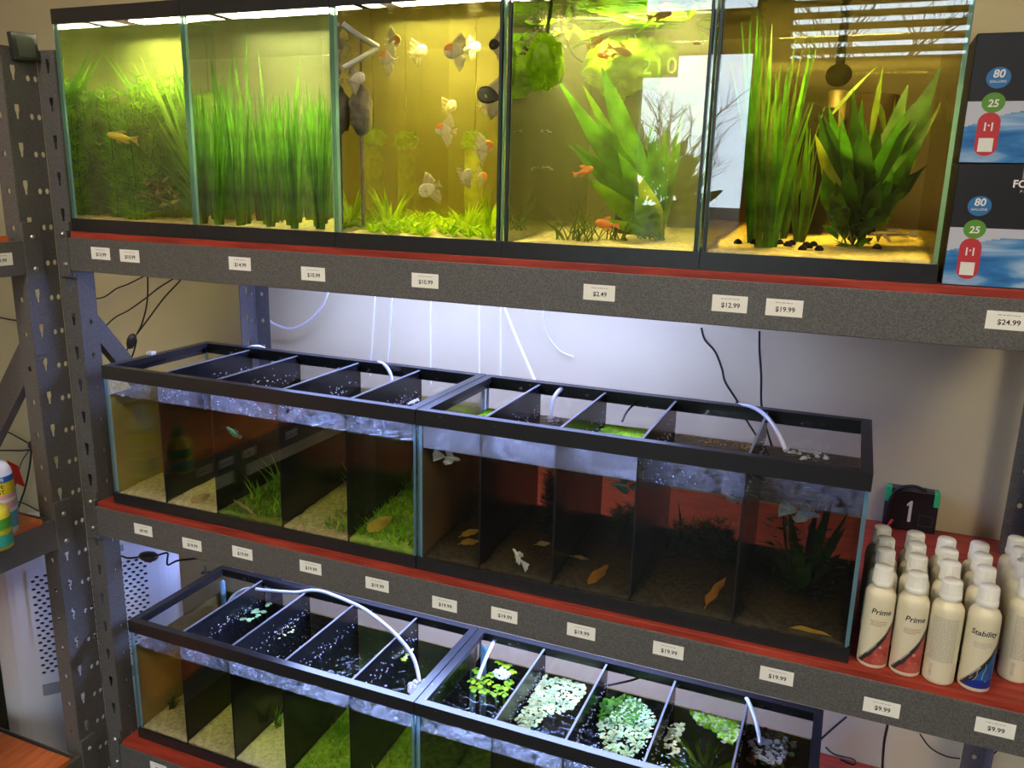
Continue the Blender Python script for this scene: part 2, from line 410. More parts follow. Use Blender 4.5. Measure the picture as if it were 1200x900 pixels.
# ================================================================== light
wd = bpy.data.worlds.new('world'); SC.world = wd; wd.use_nodes = True
bgn = wd.node_tree.nodes['Background']; bgn.inputs[0].default_value = (0.72, 0.86, 1.0, 1); bgn.inputs[1].default_value = 13.0
def portal(x0, x1, z0, z1):
    l = bpy.data.lights.new('daylight_portal', 'AREA'); l.shape = 'RECTANGLE'; l.size = (x1-x0)*I; l.size_y = (z1-z0)*I; l.cycles.is_portal = True
    p = bpy.data.objects.new('daylight_portal', l); COL.objects.link(p); p.location = W(((x0+x1)/2, YW-4.5, (z0+z1)/2)); p.rotation_euler = (PI/2, 0, 0)
portal(D0, D1, ZF, DZ); portal(D0, D1, T0, T1); portal(V0, V1, VZ0, VZ1)
E_CEIL = emitter('ceiling_panel_glow', (1.0, 0.86, 0.66), 36.0)
for k, (x, y, lb) in enumerate(((20, -70, 'flat square ceiling light above the aisle, nearer the left wall'), (110, -70, 'flat square ceiling light above the aisle, nearer the right wall'))):
    t = thing('ceiling_light', lb, 'light', (x, y, ZC-1.2))
    MB().ring(x-13, x+13, y-13, y+13, ZC-1.2, ZC, 1.0).build('frame', M['white'], t)
    MB().box(x-12, x+12, y-12, y+12, ZC-0.9, ZC-0.6).build('diffuser', E_CEIL, t)
def light_bar(x0, x1, y, z, label, em, w=2.2):
    t = thing('aquarium_light', label, 'light', ((x0+x1)/2, y, z))
    MB().bbox(x0, x1, y-w/2-.2, y+w/2+.2, z, z+0.7, 0.15).build('housing', M['trim'], t)
    MB().box(x0+.5, x1-.5, y-w/2, y+w/2, z-0.06, z+0.02).build('lens', em, t)
E_UP = emitter('warm_led', (1.0, 0.93, 0.58), 165.0)
E_MID = emitter('violet_white_led', (0.36, 0.46, 1.0), 72.0)
E_LOW = emitter('cool_white_led', (0.36, 0.48, 1.0), 88.0)
E_UPL = emitter('bright_warm_led', (1.0, 0.93, 0.58), 150.0)
light_bar(-0.5, 23, 7.2, 40.8, 'light bar lying across the tops of the two left planted tanks', E_UPL)
light_bar(25, 61, 6.0, 40.8, 'light bar lying across the tops of the three right display tanks', E_UP)
light_bar(6, 46, 15.5, 21.9, 'light bar fixed under the upper shelf above the joint of the two divided tanks', E_MID)
light_bar(8, 50, 13.5, -2.2, 'light bar fixed under the middle shelf above the lower tanks', E_LOW)

# ================================================================== colour management
SC.view_settings.view_transform = 'Standard'; SC.view_settings.look = 'None'; SC.view_settings.exposure = 0.2; SC.view_settings.gamma = 1.0
SC.view_settings.use_curve_mapping = False
cy = SC.cycles
cy.use_denoising = True
try: cy.denoiser = 'OPENIMAGEDENOISE'; cy.denoising_input_passes = 'RGB_ALBEDO_NORMAL'
except Exception: pass
cy.max_bounces = 10; cy.diffuse_bounces = 3; cy.glossy_bounces = 4; cy.transmission_bounces = 4; cy.volume_bounces = 1; cy.transparent_max_bounces = 64
cy.caustics_reflective = False; cy.caustics_refractive = False; cy.sample_clamp_indirect = 6.0; cy.blur_glossy = 0.5
# ================================================================== the steel racks
DT = 0.46                       # shelf board stands this far above its beam
ZT, ZM, ZL = 23.645, 0.0, -24.44
ZTOP = 37.7
def keyhole(u, v, h=1.1, w=0.42):   # teardrop slot, wide at the top
    return [(u-w/2, v+h*.5), (u+w/2, v+h*.5), (u+w/2, v+h*.12), (u+w*.27, v-h*.18), (u+w*.24, v-h*.5), (u-w*.24, v-h*.5), (u-w*.27, v-h*.18), (u-w/2, v+h*.12)]
def roundh(u, v, r=0.19):
    return [(u+r*math.cos(2*PI*k/10), v+r*1.25*math.sin(2*PI*k/10)) for k in range(10)]
def flange(w, keycols, roundcols, key0=1.2, pitch=2.9, z0=ZF, z1=ZTOP):
    """post face in its own plane: u 0..w, v heights"""
    holes = []; v = z1-key0
    while v > z0+2:
        for u in keycols: holes.append(keyhole(u, v))
        for u in roundcols: holes.append(roundh(u, v-0.3))
        v -= pitch
    return holed_plate([(0, z0), (w, z0), (w, z1), (0, z1)], holes, 0.08)
def fl_x(mb, x0, y, sgn=1):      # flange plane facing -Y, u along +X*sgn
    return mb.xform(Matrix(((sgn, 0, 0, x0), (0, 0, 1, y), (0, 1, 0, 0), (0, 0, 0, 1))))
def fl_y(mb, x, y0, sgn=1):      # flange plane facing X, u along +Y*sgn
    return mb.xform(Matrix(((0, 0, 1, x), (sgn, 0, 0, y0), (0, 1, 0, 0), (0, 0, 0, 1))))

rk = thing('storage_rack', 'grey steel storage rack with red shelf boards holding three rows of tanks', 'shelving', (35, 12, ZF))
def post(parts):
    p = MB()
    for q in parts: p.merge(q)
    p.build('post', M['steel'], rk)
# front left: L with its corner at X=-1.9, Y=0.1
post([fl_x(flange(1.9, [0.75], []), -1.9, 0.1, -1), fl_y(flange(1.75, [], [0.95]), -1.9, 0.1), fl_y(flange(2.6, [], []), -3.76, 0.1)])  # third flange is added, unseen behind the slots, so the keyholes read dark
post([fl_x(flange(1.75, [], [0.85]), -1.9, 22.6), fl_y(flange(2.6, [1.5], [0.6]), -1.9, 22.6, -1)])
post([fl_x(flange(1.75, [], [0.8]), 73.4, 22.6, -1), fl_y(flange(2.6, [1.5], [0.6]), 73.4, 22.6, -1)])
post([fl_x(flange(1.75, [], [0.8]), 73.4, 0.1, -1), fl_y(flange(1.75, [0.9], []), 73.4, 0.1)])
for zt in (ZT, ZM, ZL):
    b = MB(); b.bbox(-1.75, 73.3, -0.5, 0.05, zt-DT-2.73, zt-DT, 0.05); b.box(-1.7, 73.3, 0.05, 1.0, zt-DT-0.9, zt-0.66); b.build('beam', M['steel'], rk)
    b = MB(); b.bbox(-1.7, 73.3, 22.0, 22.5, zt-DT-2.73, zt-DT, 0.05); b.box(-1.7, 73.3, 21.1, 22.0, zt-DT-0.9, zt-0.66); b.build('beam', M['steel'], rk)
    d = MB(); d.bbox(-1.5, 73.0, -0.38, 25.7, zt-0.64, zt, 0.04)
    d.build('shelf_board', M['deck'], rk)
    # angle bracket that hooks the front beam to the post, with two bolts
    br = MB(); br.bbox(-3.35, -1.82, -0.22, 0.04, zt-DT-3.35, zt+0.75, 0.03); br.bbox(-1.98, -1.75, -0.56, 0.04, zt-DT-3.0, zt+0.1, 0.03)
    bo = br.build('bracket', M['steel'], rk)
    bt = MB()
    for zz in (zt-0.25, zt-2.75):
        for c in [(-2.55, -0.22, zz)]:
            s = MB().lathe([(0.0, 0.18), (0.17, 0.14), (0.22, 0.03), (0.22, 0)], n=10); s.xform(Matrix.Translation(c) @ Matrix.Rotation(PI/2, 4, 'X')); s.build('bolt', M['bolt'], bo)
# side tie bars and diagonal braces of the end frame
br = MB(); 
def bar(mb, a, b, w=1.3, t=0.14, nrm=(1, 0, 0)):
    a = Vector(a); b = Vector(b); d = (b-a).normalized(); n = Vector(nrm); s = d.cross(n).normalized()*w/2; n = n*t/2
    vs = [a-s-n, a+s-n, a+s+n, a-s+n, b-s-n, b+s-n, b+s+n, b-s+n]
    mb.add(vs, [(0, 1, 2, 3), (7, 6, 5, 4), (0, 4, 5, 1), (1, 5, 6, 2), (2, 6, 7, 3), (3, 7, 4, 0)]); return mb
bar(MB(), (-2.5, 0.7, 16.9), (-2.5, 14.6, -1.6), 1.5, 0.9).build('brace', M['steel'], rk)
for zt in (ZT, ZM, ZL): bar(MB(), (-1.95, 0.4, zt-1.9), (-1.95, 22.4, zt-1.9), 2.6, 0.12).build('side_bar', M['steel'], rk)

# ---- second rack, at right angles along the left side
LX, LY = -3.75, -3.05           # corner of its near-right post
r2 = thing('storage_rack', 'grey steel rack with orange wooden shelves turned sideways at the left edge', 'shelving', (-14, -25, ZF))
def post2(parts):
    p = MB()
    for q in parts: p.merge(q)
    p.build('post', M['steel'], r2)
post2([fl_y(flange(3.0, [0.85], [2.1, 2.75], key0=1.9), LX, LY), fl_x(flange(1.7, [], [0.8], key0=1.9), LX, LY, -1)])
post2([fl_y(flange(3.0, [0.95], [], key0=1.9), -27.5, LY), fl_x(flange(1.7, [], [0.8], key0=1.9), -27.5, LY)])
post2([fl_y(flange(3.0, [0.95], [], key0=1.9), LX, -49), fl_x(flange(1.7, [], [0.8], key0=1.9), LX, -46, -1)])
post2([fl_y(flange(3.0, [0.95], [], key0=1.9), -27.5, -49), fl_x(flange(1.7, [], [0.8], key0=1.9), -27.5, -46)])
for zt in (ZT-.25, ZM-.6, ZL+.1):
    b = MB(); b.bbox(LX-.35, LX+.15, -48.8, LY-.05, zt-DT-2.73, zt-DT, 0.05); b.box(LX-1.3, LX-.35, -48.8, LY-.1, zt-DT-1.5, zt-0.68); b.build('beam', M['steel'], r2)
    b = MB(); b.bbox(-27.4, -26.9, -48.8, LY-.05, zt-DT-2.73, zt-DT, 0.05); b.build('beam', M['steel'], r2)
    MB().bbox(-26.8, LX+.1, -48.6, LY-1.2, zt-0.64, zt, 0.04).build('shelf_board', M['deck2'], r2)
    bar(MB(), (LX-.3, LY-.6, zt-1.4), (-27.2, LY-.6, zt-1.4), 2.4, 0.12, (0, 1, 0)).build('side_bar', M['steel'], r2)
    br = MB(); br.bbox(LX-.04, LX+.26, LY-.05, LY+1.55, zt-DT-3.35, zt+1.0, 0.03)
    bo = br.build('bracket', M['steel'], r2); bt = MB()
    for zz in (zt-0.2, zt-2.75):
        s = MB().lathe([(0.0, 0.18), (0.17, 0.14), (0.22, 0.03), (0.22, 0)], n=10); s.xform(Matrix.Translation((LX+.26, LY+.75, zz)) @ Matrix.Rotation(PI/2, 4, 'Y')); s.build('bolt', M['bolt'], bo)
bar(MB(), (-4.5, LY+.6, 14.2), (-17.0, LY+.6, -1.9), 2.2, 0.8, (0, 1, 0)).build('brace', M['steel'], r2)

# ================================================================== aquariums
M['drop'] = mat('water_drop', (.75, .77, .82), .05, spec=.8)
def aquarium(label, x0, x1, y0, y1, z0, h, bt, tt, water_mat, wl, edge, dividers=(), group=None, film=(), back_tint=None, seals=(), ends=(2, 2), veil=None):
    """bt / tt: heights of the lower and upper black trims; wl: water level above z0"""
    z0 += 0.015
    t = thing('aquarium', label, 'aquarium', ((x0+x1)/2, (y0+y1)/2, z0), group)
    g = 0.24; q = 0.09
    a0, a1, b0, b1 = x0+q, x1-q, y0+q, y1-q
    tb = MB().ring(x0+.02, x1-.02, y0, y1, z0, z0+bt, 0.14); tb.ring(a0, a1, b0, b1, z0+0.3, z0+0.42, 0.5); tb.build('bottom_trim', M['trim'], t)
    tp = MB().ring(x0+.02, x1-.02, y0, y1, z0+h-tt, z0+h, 0.14)
    tp.ring(x0+.1, x1-.1, y0+.08, y1-.08, z0+h-0.16, z0+h-.02, 0.62); tp.ring(x0+.56, x1-.56, y0+.54, y1-.54, z0+h-0.5, z0+h-.1, 0.12)
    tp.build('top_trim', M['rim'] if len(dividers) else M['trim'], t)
    zb, zt = z0+0.42, z0+h-0.17
    GE = [M['glass'], M[edge]]
    MB().box(a0, a1, b0, b0+g, zb, zt, 0, {'x0': 1, 'x1': 1, 'z1': 1}).build('front_pane', GE, t)
    MB().box(a0, a1, b1-g, b1, zb, zt, 0, {'x0': 1, 'x1': 1, 'z1': 1}).build('back_pane', GE, t)
    e = 0.012
    for xa in (a0, a1-g):
        MB().box(xa, xa+g, b0+g+e, b1-g-e, zb, zt, 0, {'y0': 1, 'y1': 1, 'z1': 1}).build('side_pane', GE, t)
    MB().box(a0+g, a1-g, b0+g, b1-g, zb, zb+0.2).build('floor_pane', M['trim'] if len(dividers) else M['edge'], t)
    MB().box(a0+g+e, a1-g-e, b0+g+e, b1-g-e, zb+0.21, z0+wl, 0, {'z1': 1, 'x0': ends[0], 'x1': ends[1]}).build('water', water_mat, t)
    for dx in dividers:
        dv = MB().bbox(dx-0.07, dx+0.07, b0+g+.05, b1-g-.05, zb+0.22, z0+h-0.25, 0.02).build('divider', M['divider'], t)
        MB().box(dx-0.08, dx+0.08, b0+g+.05, b1-g-.05, z0+h-0.26, z0+h-0.18).build('edge_strip', M['divtop'], dv)
        dp = MB(); rd = random.Random(int(dx*10))
        for q in range(70):
            zz = z0+wl+abs(rd.gauss(0, .55))+.05; r_ = rd.uniform(.02, .07)
            if zz > z0+h-.4: continue
            dp.lathe([(r_, 0), (r_*.8, r_*.6), (0, r_)], (0, 0, 0), 6); n_ = len(dp.v)-18
            R_ = Matrix.Translation((dx+.075, rd.uniform(b0+.6, b1-.6), zz)) @ Matrix.Rotation(PI/2, 4, 'Y')
            for w_ in range(len(dp.v)-(6*3+6), len(dp.v)): dp.v[w_] = R_ @ dp.v[w_]
        do = dp.build('water_drops', M['drop'], dv); do['kind'] = 'stuff'
    for xs in seals: MB().box(xs-.09, xs+.09, b0-.004, b0+g+.06, z0+bt-.1, z0+h-tt+.1).build('seal', M['silicone'], t)
    if film:
        for (xa, xb, m) in film:
            c = MB(); c.box(xa, xb, b0+g+.005, b0+g+.02, z0+wl-.05, z0+h-tt+.1); c.build('condensation_glare', m, t)
    if back_tint:
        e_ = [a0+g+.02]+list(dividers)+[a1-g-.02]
        for k_, m_ in enumerate(back_tint): MB().box(e_[k_]+.08, e_[k_+1]-.08, b1-g-.03, b1-g-.015, zb+.25, z0+wl-.1).build('optical_tint_film', m_, t)  # refracted view of each cell painted as a tint on the back pane
    if veil: MB().box(a0+g+.015, a0+g+.03, b0+g+.03, b1-g-.03, zb+.25, z0+wl-.05).build('optical_tint_film', veil, t)  # reflection and haze in the end pane, painted as an opaque tint
    return t
def water(name, vol, bump=0.25, bscale=40):
    return [clear(name+'_side', gloss=False, volume=vol), clear(name+'_surface', ior=1.333, rough=0.02, bump=bump, bscale=bscale, volume=vol, inner_mirror=True), clear(name+'_end', ior=1.6, rough=0.03, volume=vol, inner_mirror=True)]
TX = [-1.72+12.85*k for k in range(6)]
WT = [water('green_cloudy_water', ((0.72, 0.82, 0.05), 2.2, (0.74, 0.84, 0.20), 1.2)),
      water('green_water', ((0.74, 0.84, 0.14), 2.2, (0.9, 0.95, 0.55), 0.45)),
      water('yellow_water', ((0.88, 0.80, 0.02), 3.6, (1, 0.9, 0.25), 0.5)),
      water('pale_yellow_water', ((0.82, 0.80, 0.14), 2.4, (0.9, 0.9, 0.4), 0.7)),
      water('amber_water', ((0.82, 0.70, 0.01), 4.2, (0.9, 0.8, 0.2), 0.05))]
AQ = []
for k, lb in enumerate(('square tall tank thick with feathery green plants at the left end of the upper shelf',
                        'tall tank full of upright ribbon grass, second from left on the upper shelf',
                        'tall yellow lit tank with angelfish and a low bright grass carpet',
                        'tall tank with bright mossy filter and broad sword plant, fourth on the upper shelf',
                        'tall amber tank with dark bushy plant and window stripes mirrored in its glass')):
    AQ.append(aquarium(lb, TX[k], TX[k+1], 0.0, 17.4, ZT, 17.0, 1.05, 1.1, WT[k], 15.55 if k != 2 else 15.7, 'edge', seals=[(), (), (TX[3]-.38,), (TX[4]-.32, TX[3]+.2), (TX[4]+.2,)][k]))
def mist_glare(name, lo, hi, amt, sc=60):
    m, N, L = newmat(name); b = N['Principled BSDF']; N.remove(b); out = N['Material Output']
    tc = N.new('ShaderNodeTexCoord'); n = N.new('ShaderNodeTexNoise'); n.inputs['Scale'].default_value = sc; n.inputs['Detail'].default_value = 5; n.inputs['Roughness'].default_value = .7
    mp = N.new('ShaderNodeMapRange'); mp.inputs[1].default_value = lo; mp.inputs[2].default_value = hi; mp.inputs[4].default_value = amt
    L.new(tc.outputs['Object'], n.inputs['Vector']); L.new(n.outputs['Fac'], mp.inputs[0])
    t = N.new('ShaderNodeBsdfTransparent'); tr = N.new('ShaderNodeBsdfTranslucent'); tr.inputs[0].default_value = (.97, .98, .97, 1)
    d = N.new('ShaderNodeBsdfDiffuse'); d.inputs[0].default_value = (.85, .85, .85, 1); a = N.new('ShaderNodeMixShader'); L.new(tr.outputs[0], a.inputs[1]); L.new(d.outputs[0], a.inputs[2]); a.inputs[0].default_value = .05
    x = N.new('ShaderNodeMixShader'); L.new(mp.outputs[0], x.inputs[0]); L.new(t.outputs[0], x.inputs[1]); L.new(a.outputs[0], x.inputs[2]); L.new(x.outputs[0], out.inputs['Surface']); return m
GLARE = mist_glare('painted_glare_band', .0, .5, 1.0, 30); DROPS = mist_glare('scattered_condensation', .38, .95, .62, 60)  # the heavy band paints the white surface glare above the waterline
AD = mat('dark_refraction_tint', (.03, .03, .012), .6, var=.5, scale=12); AG = mat('green_refraction_tint', (.20, .36, .03), .7, var=.35, scale=14); AO = mat('olive_refraction_tint', (.26, .21, .05), .7, var=.3, scale=10); AT = mat('tan_refraction_tint', (.40, .32, .12), .7, var=.25, scale=8); AY = mat('yellow_refraction_tint', (.42, .34, .04), .7, var=.3, scale=9)  # tints painting the colours that refraction would show in each cell
WM = [water('clear_green_water', ((0.80, 0.76, 0.10), 4.5, (0.8, 0.85, 0.3), 0.05), 0.5, 60),
      water('brown_tannin_water', ((0.68, 0.54, 0.14), 7.0, (0.8, 0.7, 0.4), 0.02), 0.5, 60),
      water('clear_pale_water', ((0.82, 0.82, 0.15), 4.0, (0.85, 0.85, 0.4), 0.04), 0.6, 60),
      water('olive_water', ((0.75, 0.75, 0.15), 4.0, (0.8, 0.8, 0.4), 0.04), 0.6, 60)]
DIVM1 = (5.75, 11.3, 17.9, 24.15); DIVM2 = (35.35, 41.0, 46.65, 53.5)
mid1 = aquarium('long divided tank of sandy and grassy cells at the left of the middle shelf', 0.0, 30.3, 0.05, 12.65, ZM, 12.45, 1.0, 1.15, WM[0], 9.9, 'edgeb', DIVM1, film=[(.4, 29.9, DROPS)], ends=(0, 2), veil=mat('yellow_painted_reflection', (.34, .29, .10), .7, var=.2, scale=5))
mid2 = aquarium('long divided tank of dark brown water at the right of the middle shelf', 30.36, 60.7, 0.05, 12.65, ZM, 12.45, 1.0, 1.15, WM[1], 9.6, 'edgeb', DIVM2, film=[(30.8, 46.6, GLARE), (46.7, 60.3, DROPS)], veil=mat('brown_painted_reflection', (.17, .115, .06), .7, var=.2, scale=6))
DIVL1 = (5.3, 10.9, 16.6, 23.4); DIVL2 = (36.4, 42.2, 48.2, 54.2)
low1 = aquarium('long divided tank with sand and green lawn cells at the left of the bottom shelf', -0.5, 29.7, 0.7, 13.3, ZL, 12.45, 1.0, 1.15, WM[2], 9.8, 'edgeb', DIVL1, film=[(0, 29.3, DROPS)], back_tint=[AO, AD, AD, AG, AG], ends=(0, 2), veil=mat('orange_brown_painted_reflection', (.28, .18, .055), .7, var=.25, scale=5))
low2 = aquarium('long divided tank with floating plants in its cells at the right of the bottom shelf', 29.76, 60.0, 0.7, 13.3, ZL, 12.45, 1.0, 1.15, WM[3], 9.8, 'edgeb', DIVL2, film=[(30.2, 59.6, DROPS)], back_tint=[AD, AO, AD, AT, AY])
# ================================================================== what is in the tanks
def leafmat(name, c, var=0.45, trans=0.45, rough=0.45, scale=25):
    return mat(name, c, rough, spec=0.3, var=var, scale=scale, trans=trans)
G = {
 'deep': leafmat('deep_green_leaf', (0.065, 0.22, 0.008), trans=0.5), 'mid': leafmat('mid_green_leaf', (0.13, 0.36, 0.012), trans=0.55),
 'bright': leafmat('bright_green_leaf', (0.27, 0.56, 0.01), trans=0.55), 'lime': leafmat('lime_leaf', (0.46, 0.78, 0.005), trans=0.55),
 'yellow': leafmat('yellow_green_leaf', (0.40, 0.46, 0.03)), 'dark': leafmat('dark_green_leaf', (0.03, 0.085, 0.008)),
 'olive': leafmat('olive_leaf', (0.13, 0.20, 0.02)), 'pale': leafmat('pale_floating_leaf', (0.78, 0.82, 0.30), trans=0.3),
 'frost': leafmat('frosted_floating_leaf', (0.46, 0.70, 0.30), trans=0.3), 'stem': leafmat('brown_green_stem', (0.10, 0.09, 0.02)),
 'blackgreen': leafmat('blackish_plant', (0.012, 0.025, 0.008), trans=0.2),
}
def sandmat(name, c, c2, sc=120): return mat(name, c, 0.95, spec=0.1, col2=c2, scale=sc, bump=0.6, bscale=300)
S_YEL = sandmat('yellow_sand', (0.50, 0.40, 0.16), (0.72, 0.60, 0.30))
S_PALE = sandmat('pale_sand', (0.50, 0.46, 0.30), (0.72, 0.66, 0.46))
S_BRN = sandmat('brown_gravel', (0.022, 0.018, 0.011), (0.065, 0.05, 0.028))
S_TAN = sandmat('tan_sand', (0.34, 0.28, 0.15), (0.55, 0.47, 0.28))
S_GRN = sandmat('green_covered_sand', (0.12, 0.22, 0.02), (0.30, 0.40, 0.07), 60)
def bed(name, label, cat, x0, x1, y0, y1, z0, h0, h1, m, amp=0.15, freq=0.5, nx=26, ny=20, seed=0):
    mb = MB(); vs = []; fs = []
    for j in range(ny+1):
        for i in range(nx+1):
            x = x0+(x1-x0)*i/nx; y = y0+(y1-y0)*j/ny
            vs.append((x, y, z0+h0+(h1-h0)*j/ny+amp*noise.noise(Vector((x*freq+seed*5, y*freq, seed)))))
    w = nx+1
    for j in range(ny):
        for i in range(nx): fs.append((j*w+i, j*w+i+1, (j+1)*w+i+1, (j+1)*w+i))
    n = len(vs); rim = [i for i in range(w)]+[j*w+nx for j in range(1, ny+1)]+[ny*w+i for i in range(nx-1, -1, -1)]+[j*w for j in range(ny-1, 0, -1)]
    for i in rim: vs.append((vs[i][0], vs[i][1], z0))
    for k in range(len(rim)):
        q = (k+1) % len(rim); fs.append((rim[q], rim[k], n+k, n+q))
    fs.append([n+k for k in range(len(rim)-1, -1, -1)])
    mb.add(vs, fs, 0, True)
    o = mb.build(name, m); setp(o, label, cat, kind='stuff'); return o
ins = 0.37
def top_in(k): return TX[k]+ins, TX[k+1]-ins, ins+.01, 17.4-ins-.01
ZB = ZT+0.65
TOPSAND = [('yellow sand under the feathery plants in the left end tank', S_YEL, .35, .9), ('sand strewn with plant bits under the ribbon grass', S_YEL, .4, .9),
           ('pale gravel under the bright grass carpet in the angelfish tank', S_PALE, .35, 1.0), ('pale sand with sparse grass in the tank with the mossy filter', S_YEL, .4, 1.0),
           ('amber sand dotted with dark snails in the right end tank', S_YEL, .5, 1.6)]
for k in range(5):
    x0, x1, y0, y1 = top_in(k); lb, m, h0, h1 = TOPSAND[k]
    bed('sand_bed', lb, 'sand', x0, x1, y0, y1, ZB, h0, h1, m, 0.2, 0.5, seed=k)

def sword_prof(t): return max(0.03, math.sin(PI*min(1, max(0, (t-0.12)/0.88))**0.85)) if t > 0.12 else 0.10
def lance_prof(t): return max(0.04, math.sin(PI*(t**0.7))) if t < 1 else 0.02
def rnd(a, b): return random.uniform(a, b)
def leaf_to(mb, a, b, w, side=(0.8, -0.6, 0), prof=sword_prof, mi=0, sag=0.0, seg=9, wav=0.0, fold=0.12, twist=0.0):
    """a leaf from a to b (points), bowed upwards by sag"""
    a = Vector(a); b = Vector(b); d = b-a; L = d.length
    n = d.normalized()+Vector((0, 0, sag)); mb.blade(a, n, L*1.02, w, side, droop=2*sag, seg=seg, prof=prof, mi=mi, fold=fold, wav=wav, twist=twist)

# ---- tank 1: feathery bush, broad sword plant, driftwood scrap, yellow fish
def feathery(label, cx, cy, z, spread, h, n, mats, name='feathery_plant', stem_n=26):
    mb = MB()
    for s in range(stem_n):
        a = rnd(0, 2*PI); r = spread*math.sqrt(random.random())
        p = Vector((cx+r*math.cos(a), cy+r*math.sin(a)*0.7, z)); top = h*rnd(.55, 1.0)
        lean = Vector((rnd(-.18, .18), rnd(-.1, .1), 1)).normalized()
        mb.tube([p, p+lean*top*.5, p+lean*top+Vector((rnd(-.4, .4), 0, 0))], 0.03, 4, mi=1, smooth_path=2)
        for q in range(n):
            t = rnd(0.01, 1); c = p+lean*top*t
            for w in range(5):
                b = 2*PI*w/5+q; mb.blade(c, (math.cos(b), math.sin(b), rnd(.2, .9)), rnd(.5, 1.1), 0.10, seg=2, droop=.3)
    o = mb.build(name, mats, origin=(cx, cy, z)); setp(o, label, 'plant'); return o
x0, x1, y0, y1 = top_in(0)
feathery('fine feathery green bush filling the left half of the left end tank', 3.6, 6.5, ZB+.3, 3.2, 11.8, 46, [G['mid'], G['stem']], stem_n=90)
feathery('feathery green bush in the front left corner of the left end tank', 2.0, 2.6, ZB+.3, 2.0, 10.6, 40, [G['bright'], G['stem']], stem_n=60)
feathery('feathery green bush behind the broad sword leaves in the left end tank', 8.0, 12.5, ZB+.3, 2.4, 11.0, 36, [G['deep'], G['stem']], stem_n=44)
mb = MB()
base = Vector((9.2, 4.0, ZB+.4))
for (px, py, w, Y) in [(113, 62, 1.0, 6.5), (123, 66, .8, 7.5), (146, 70, .8, 8), (158, 68, 1.5, 7), (176, 80, 1.3, 6.5), (185, 62, .8, 7.5), (196, 74, 1.2, 7), (204, 66, 1.3, 8), (100, 110, .9, 6), (140, 110, .9, 5.5), (128, 150, .8, 4.5), (206, 90, 1.5, 6.5), (168, 100, 1.5, 5.8), (150, 95, 1.2, 6.5), (190, 110, 1.6, 5.5), (207, 130, 1.4, 6), (178, 120, 1.4, 6), (160, 130, 1.3, 7)]:
    leaf_to(mb, base+Vector((rnd(-.4, .4), rnd(-.4, .4), 0)), at(px, py, Y-2.8), w, (0.85, -0.5, 0.1), lance_prof, random.choice([0, 0, 1]), 0.06, 10, wav=.1)
setp(mb.build('sword_plant', [G['mid'], G['bright']], origin=base), 'large sword plant with pointed leaves fanning up in the left end tank', 'plant')
mb = MB(); c = at(186, 213, 2.2)
for k in range(46):
    t = rnd(0, 1); p_ = c.lerp(at(205, 238, 2.4) if k % 2 else at(165, 240, 2.4), t*.9)+Vector((rnd(-.5, .5), rnd(-.4, .4), rnd(-.35, .45)))
    mb.blade(p_, (rnd(-1, 1), rnd(-1, 1), rnd(-.6, .8)), rnd(.4, 1.2), rnd(.2, .5), seg=4, droop=rnd(-.5, 1.2), prof=lance_prof, fold=.4, wav=.3)
c0 = Vector((c.x, c.y, ZB+.35)); setp(mb.build('driftwood', mat('mossy_yellow_wood', (0.34, 0.27, 0.05), 0.9, var=.5, scale=20), origin=c0), 'ragged yellow-brown driftwood on the sand under the sword plant', 'driftwood')

# ---- tank 2: ribbon grass
x0, x1, y0, y1 = top_in(1)
def vallis(label, c, n, h0, h1, w, mats, lean=.10, group=None, name='ribbon_grass', twist=1.2, bend=None):
    mb = MB()
    for k in range(n):
        a = rnd(0, 2*PI); d = Vector((math.cos(a)*lean*rnd(.2, 1), math.sin(a)*lean*rnd(.2, 1), 1))
        mb.blade(Vector(c)+Vector((math.cos(a)*.25, math.sin(a)*.25, 0)), d, rnd(h0, h1), w*rnd(.7, 1.25), (1, rnd(-.8, .8), 0), droop=rnd(0, .12), seg=9, mi=random.randrange(len(mats)),
                 twist=rnd(-twist, twist), bend=bend or (rnd(-.15, .15), rnd(-.1, .1), 0), prof=lambda t: max(.06, (1-t**4)*(0.8+.2*math.sin(t*3))))
    o = mb.build(name, mats, origin=c); setp(o, label, 'plant', group); return o
for j in range(7):
    for i in range(5):
        x = x0+1.0+i*2.2+rnd(-.5, .5)+(j % 2)*.9; y = 1.4+j*2.05+rnd(-.4, .4)
        if x > x1-.6 or (x > x1-3.4 and 3 < y < 12): continue
        vallis('clump of upright green ribbon grass rooted in the second tank\'s sand', (x, y, ZB+.4), 20, 5.5, 10.6, 0.27, [G['deep'], G['mid'], G['mid']], .12, 'ribbon grass in the second tank')
for (a, b, lb) in [((237, 250, 5), (238, 42, 4.5), 'tall twisting blade nearest the left glass, reaching the surface of the second tank'), ((276, 250, 5), (253, 50, 5), 'tall wavy blade leaning left to the surface in the second tank'),
                (((308, 240, 5)), (287, 80, 5), 'curved blade rising above the middle of the ribbon grass'), ((322, 245, 6), (303, 64, 6), 'knotted blade standing tallest at the centre of the ribbon grass'), ((330, 240, 6), (352, 70, 6), 'blade bending right above the ribbon grass towards the yellow glow')]:
    p = at(*a); p.z = ZB+.5; q = at(*b); mb = MB()
    mid1_ = p.lerp(q, .55)+Vector((rnd(-.25, .25), 0, 0)); mb.blade(p, (q-p), (q-p).length*1.02, .62, (1, -.3, 0), seg=18, twist=5.5, mi=0, fold=.2, prof=lambda t: max(.05, (0.65+.35*math.sin(t*19))*(1-t**5)))
    setp(mb.build('ribbon_weed', [G['mid']], origin=p), lb, 'plant')
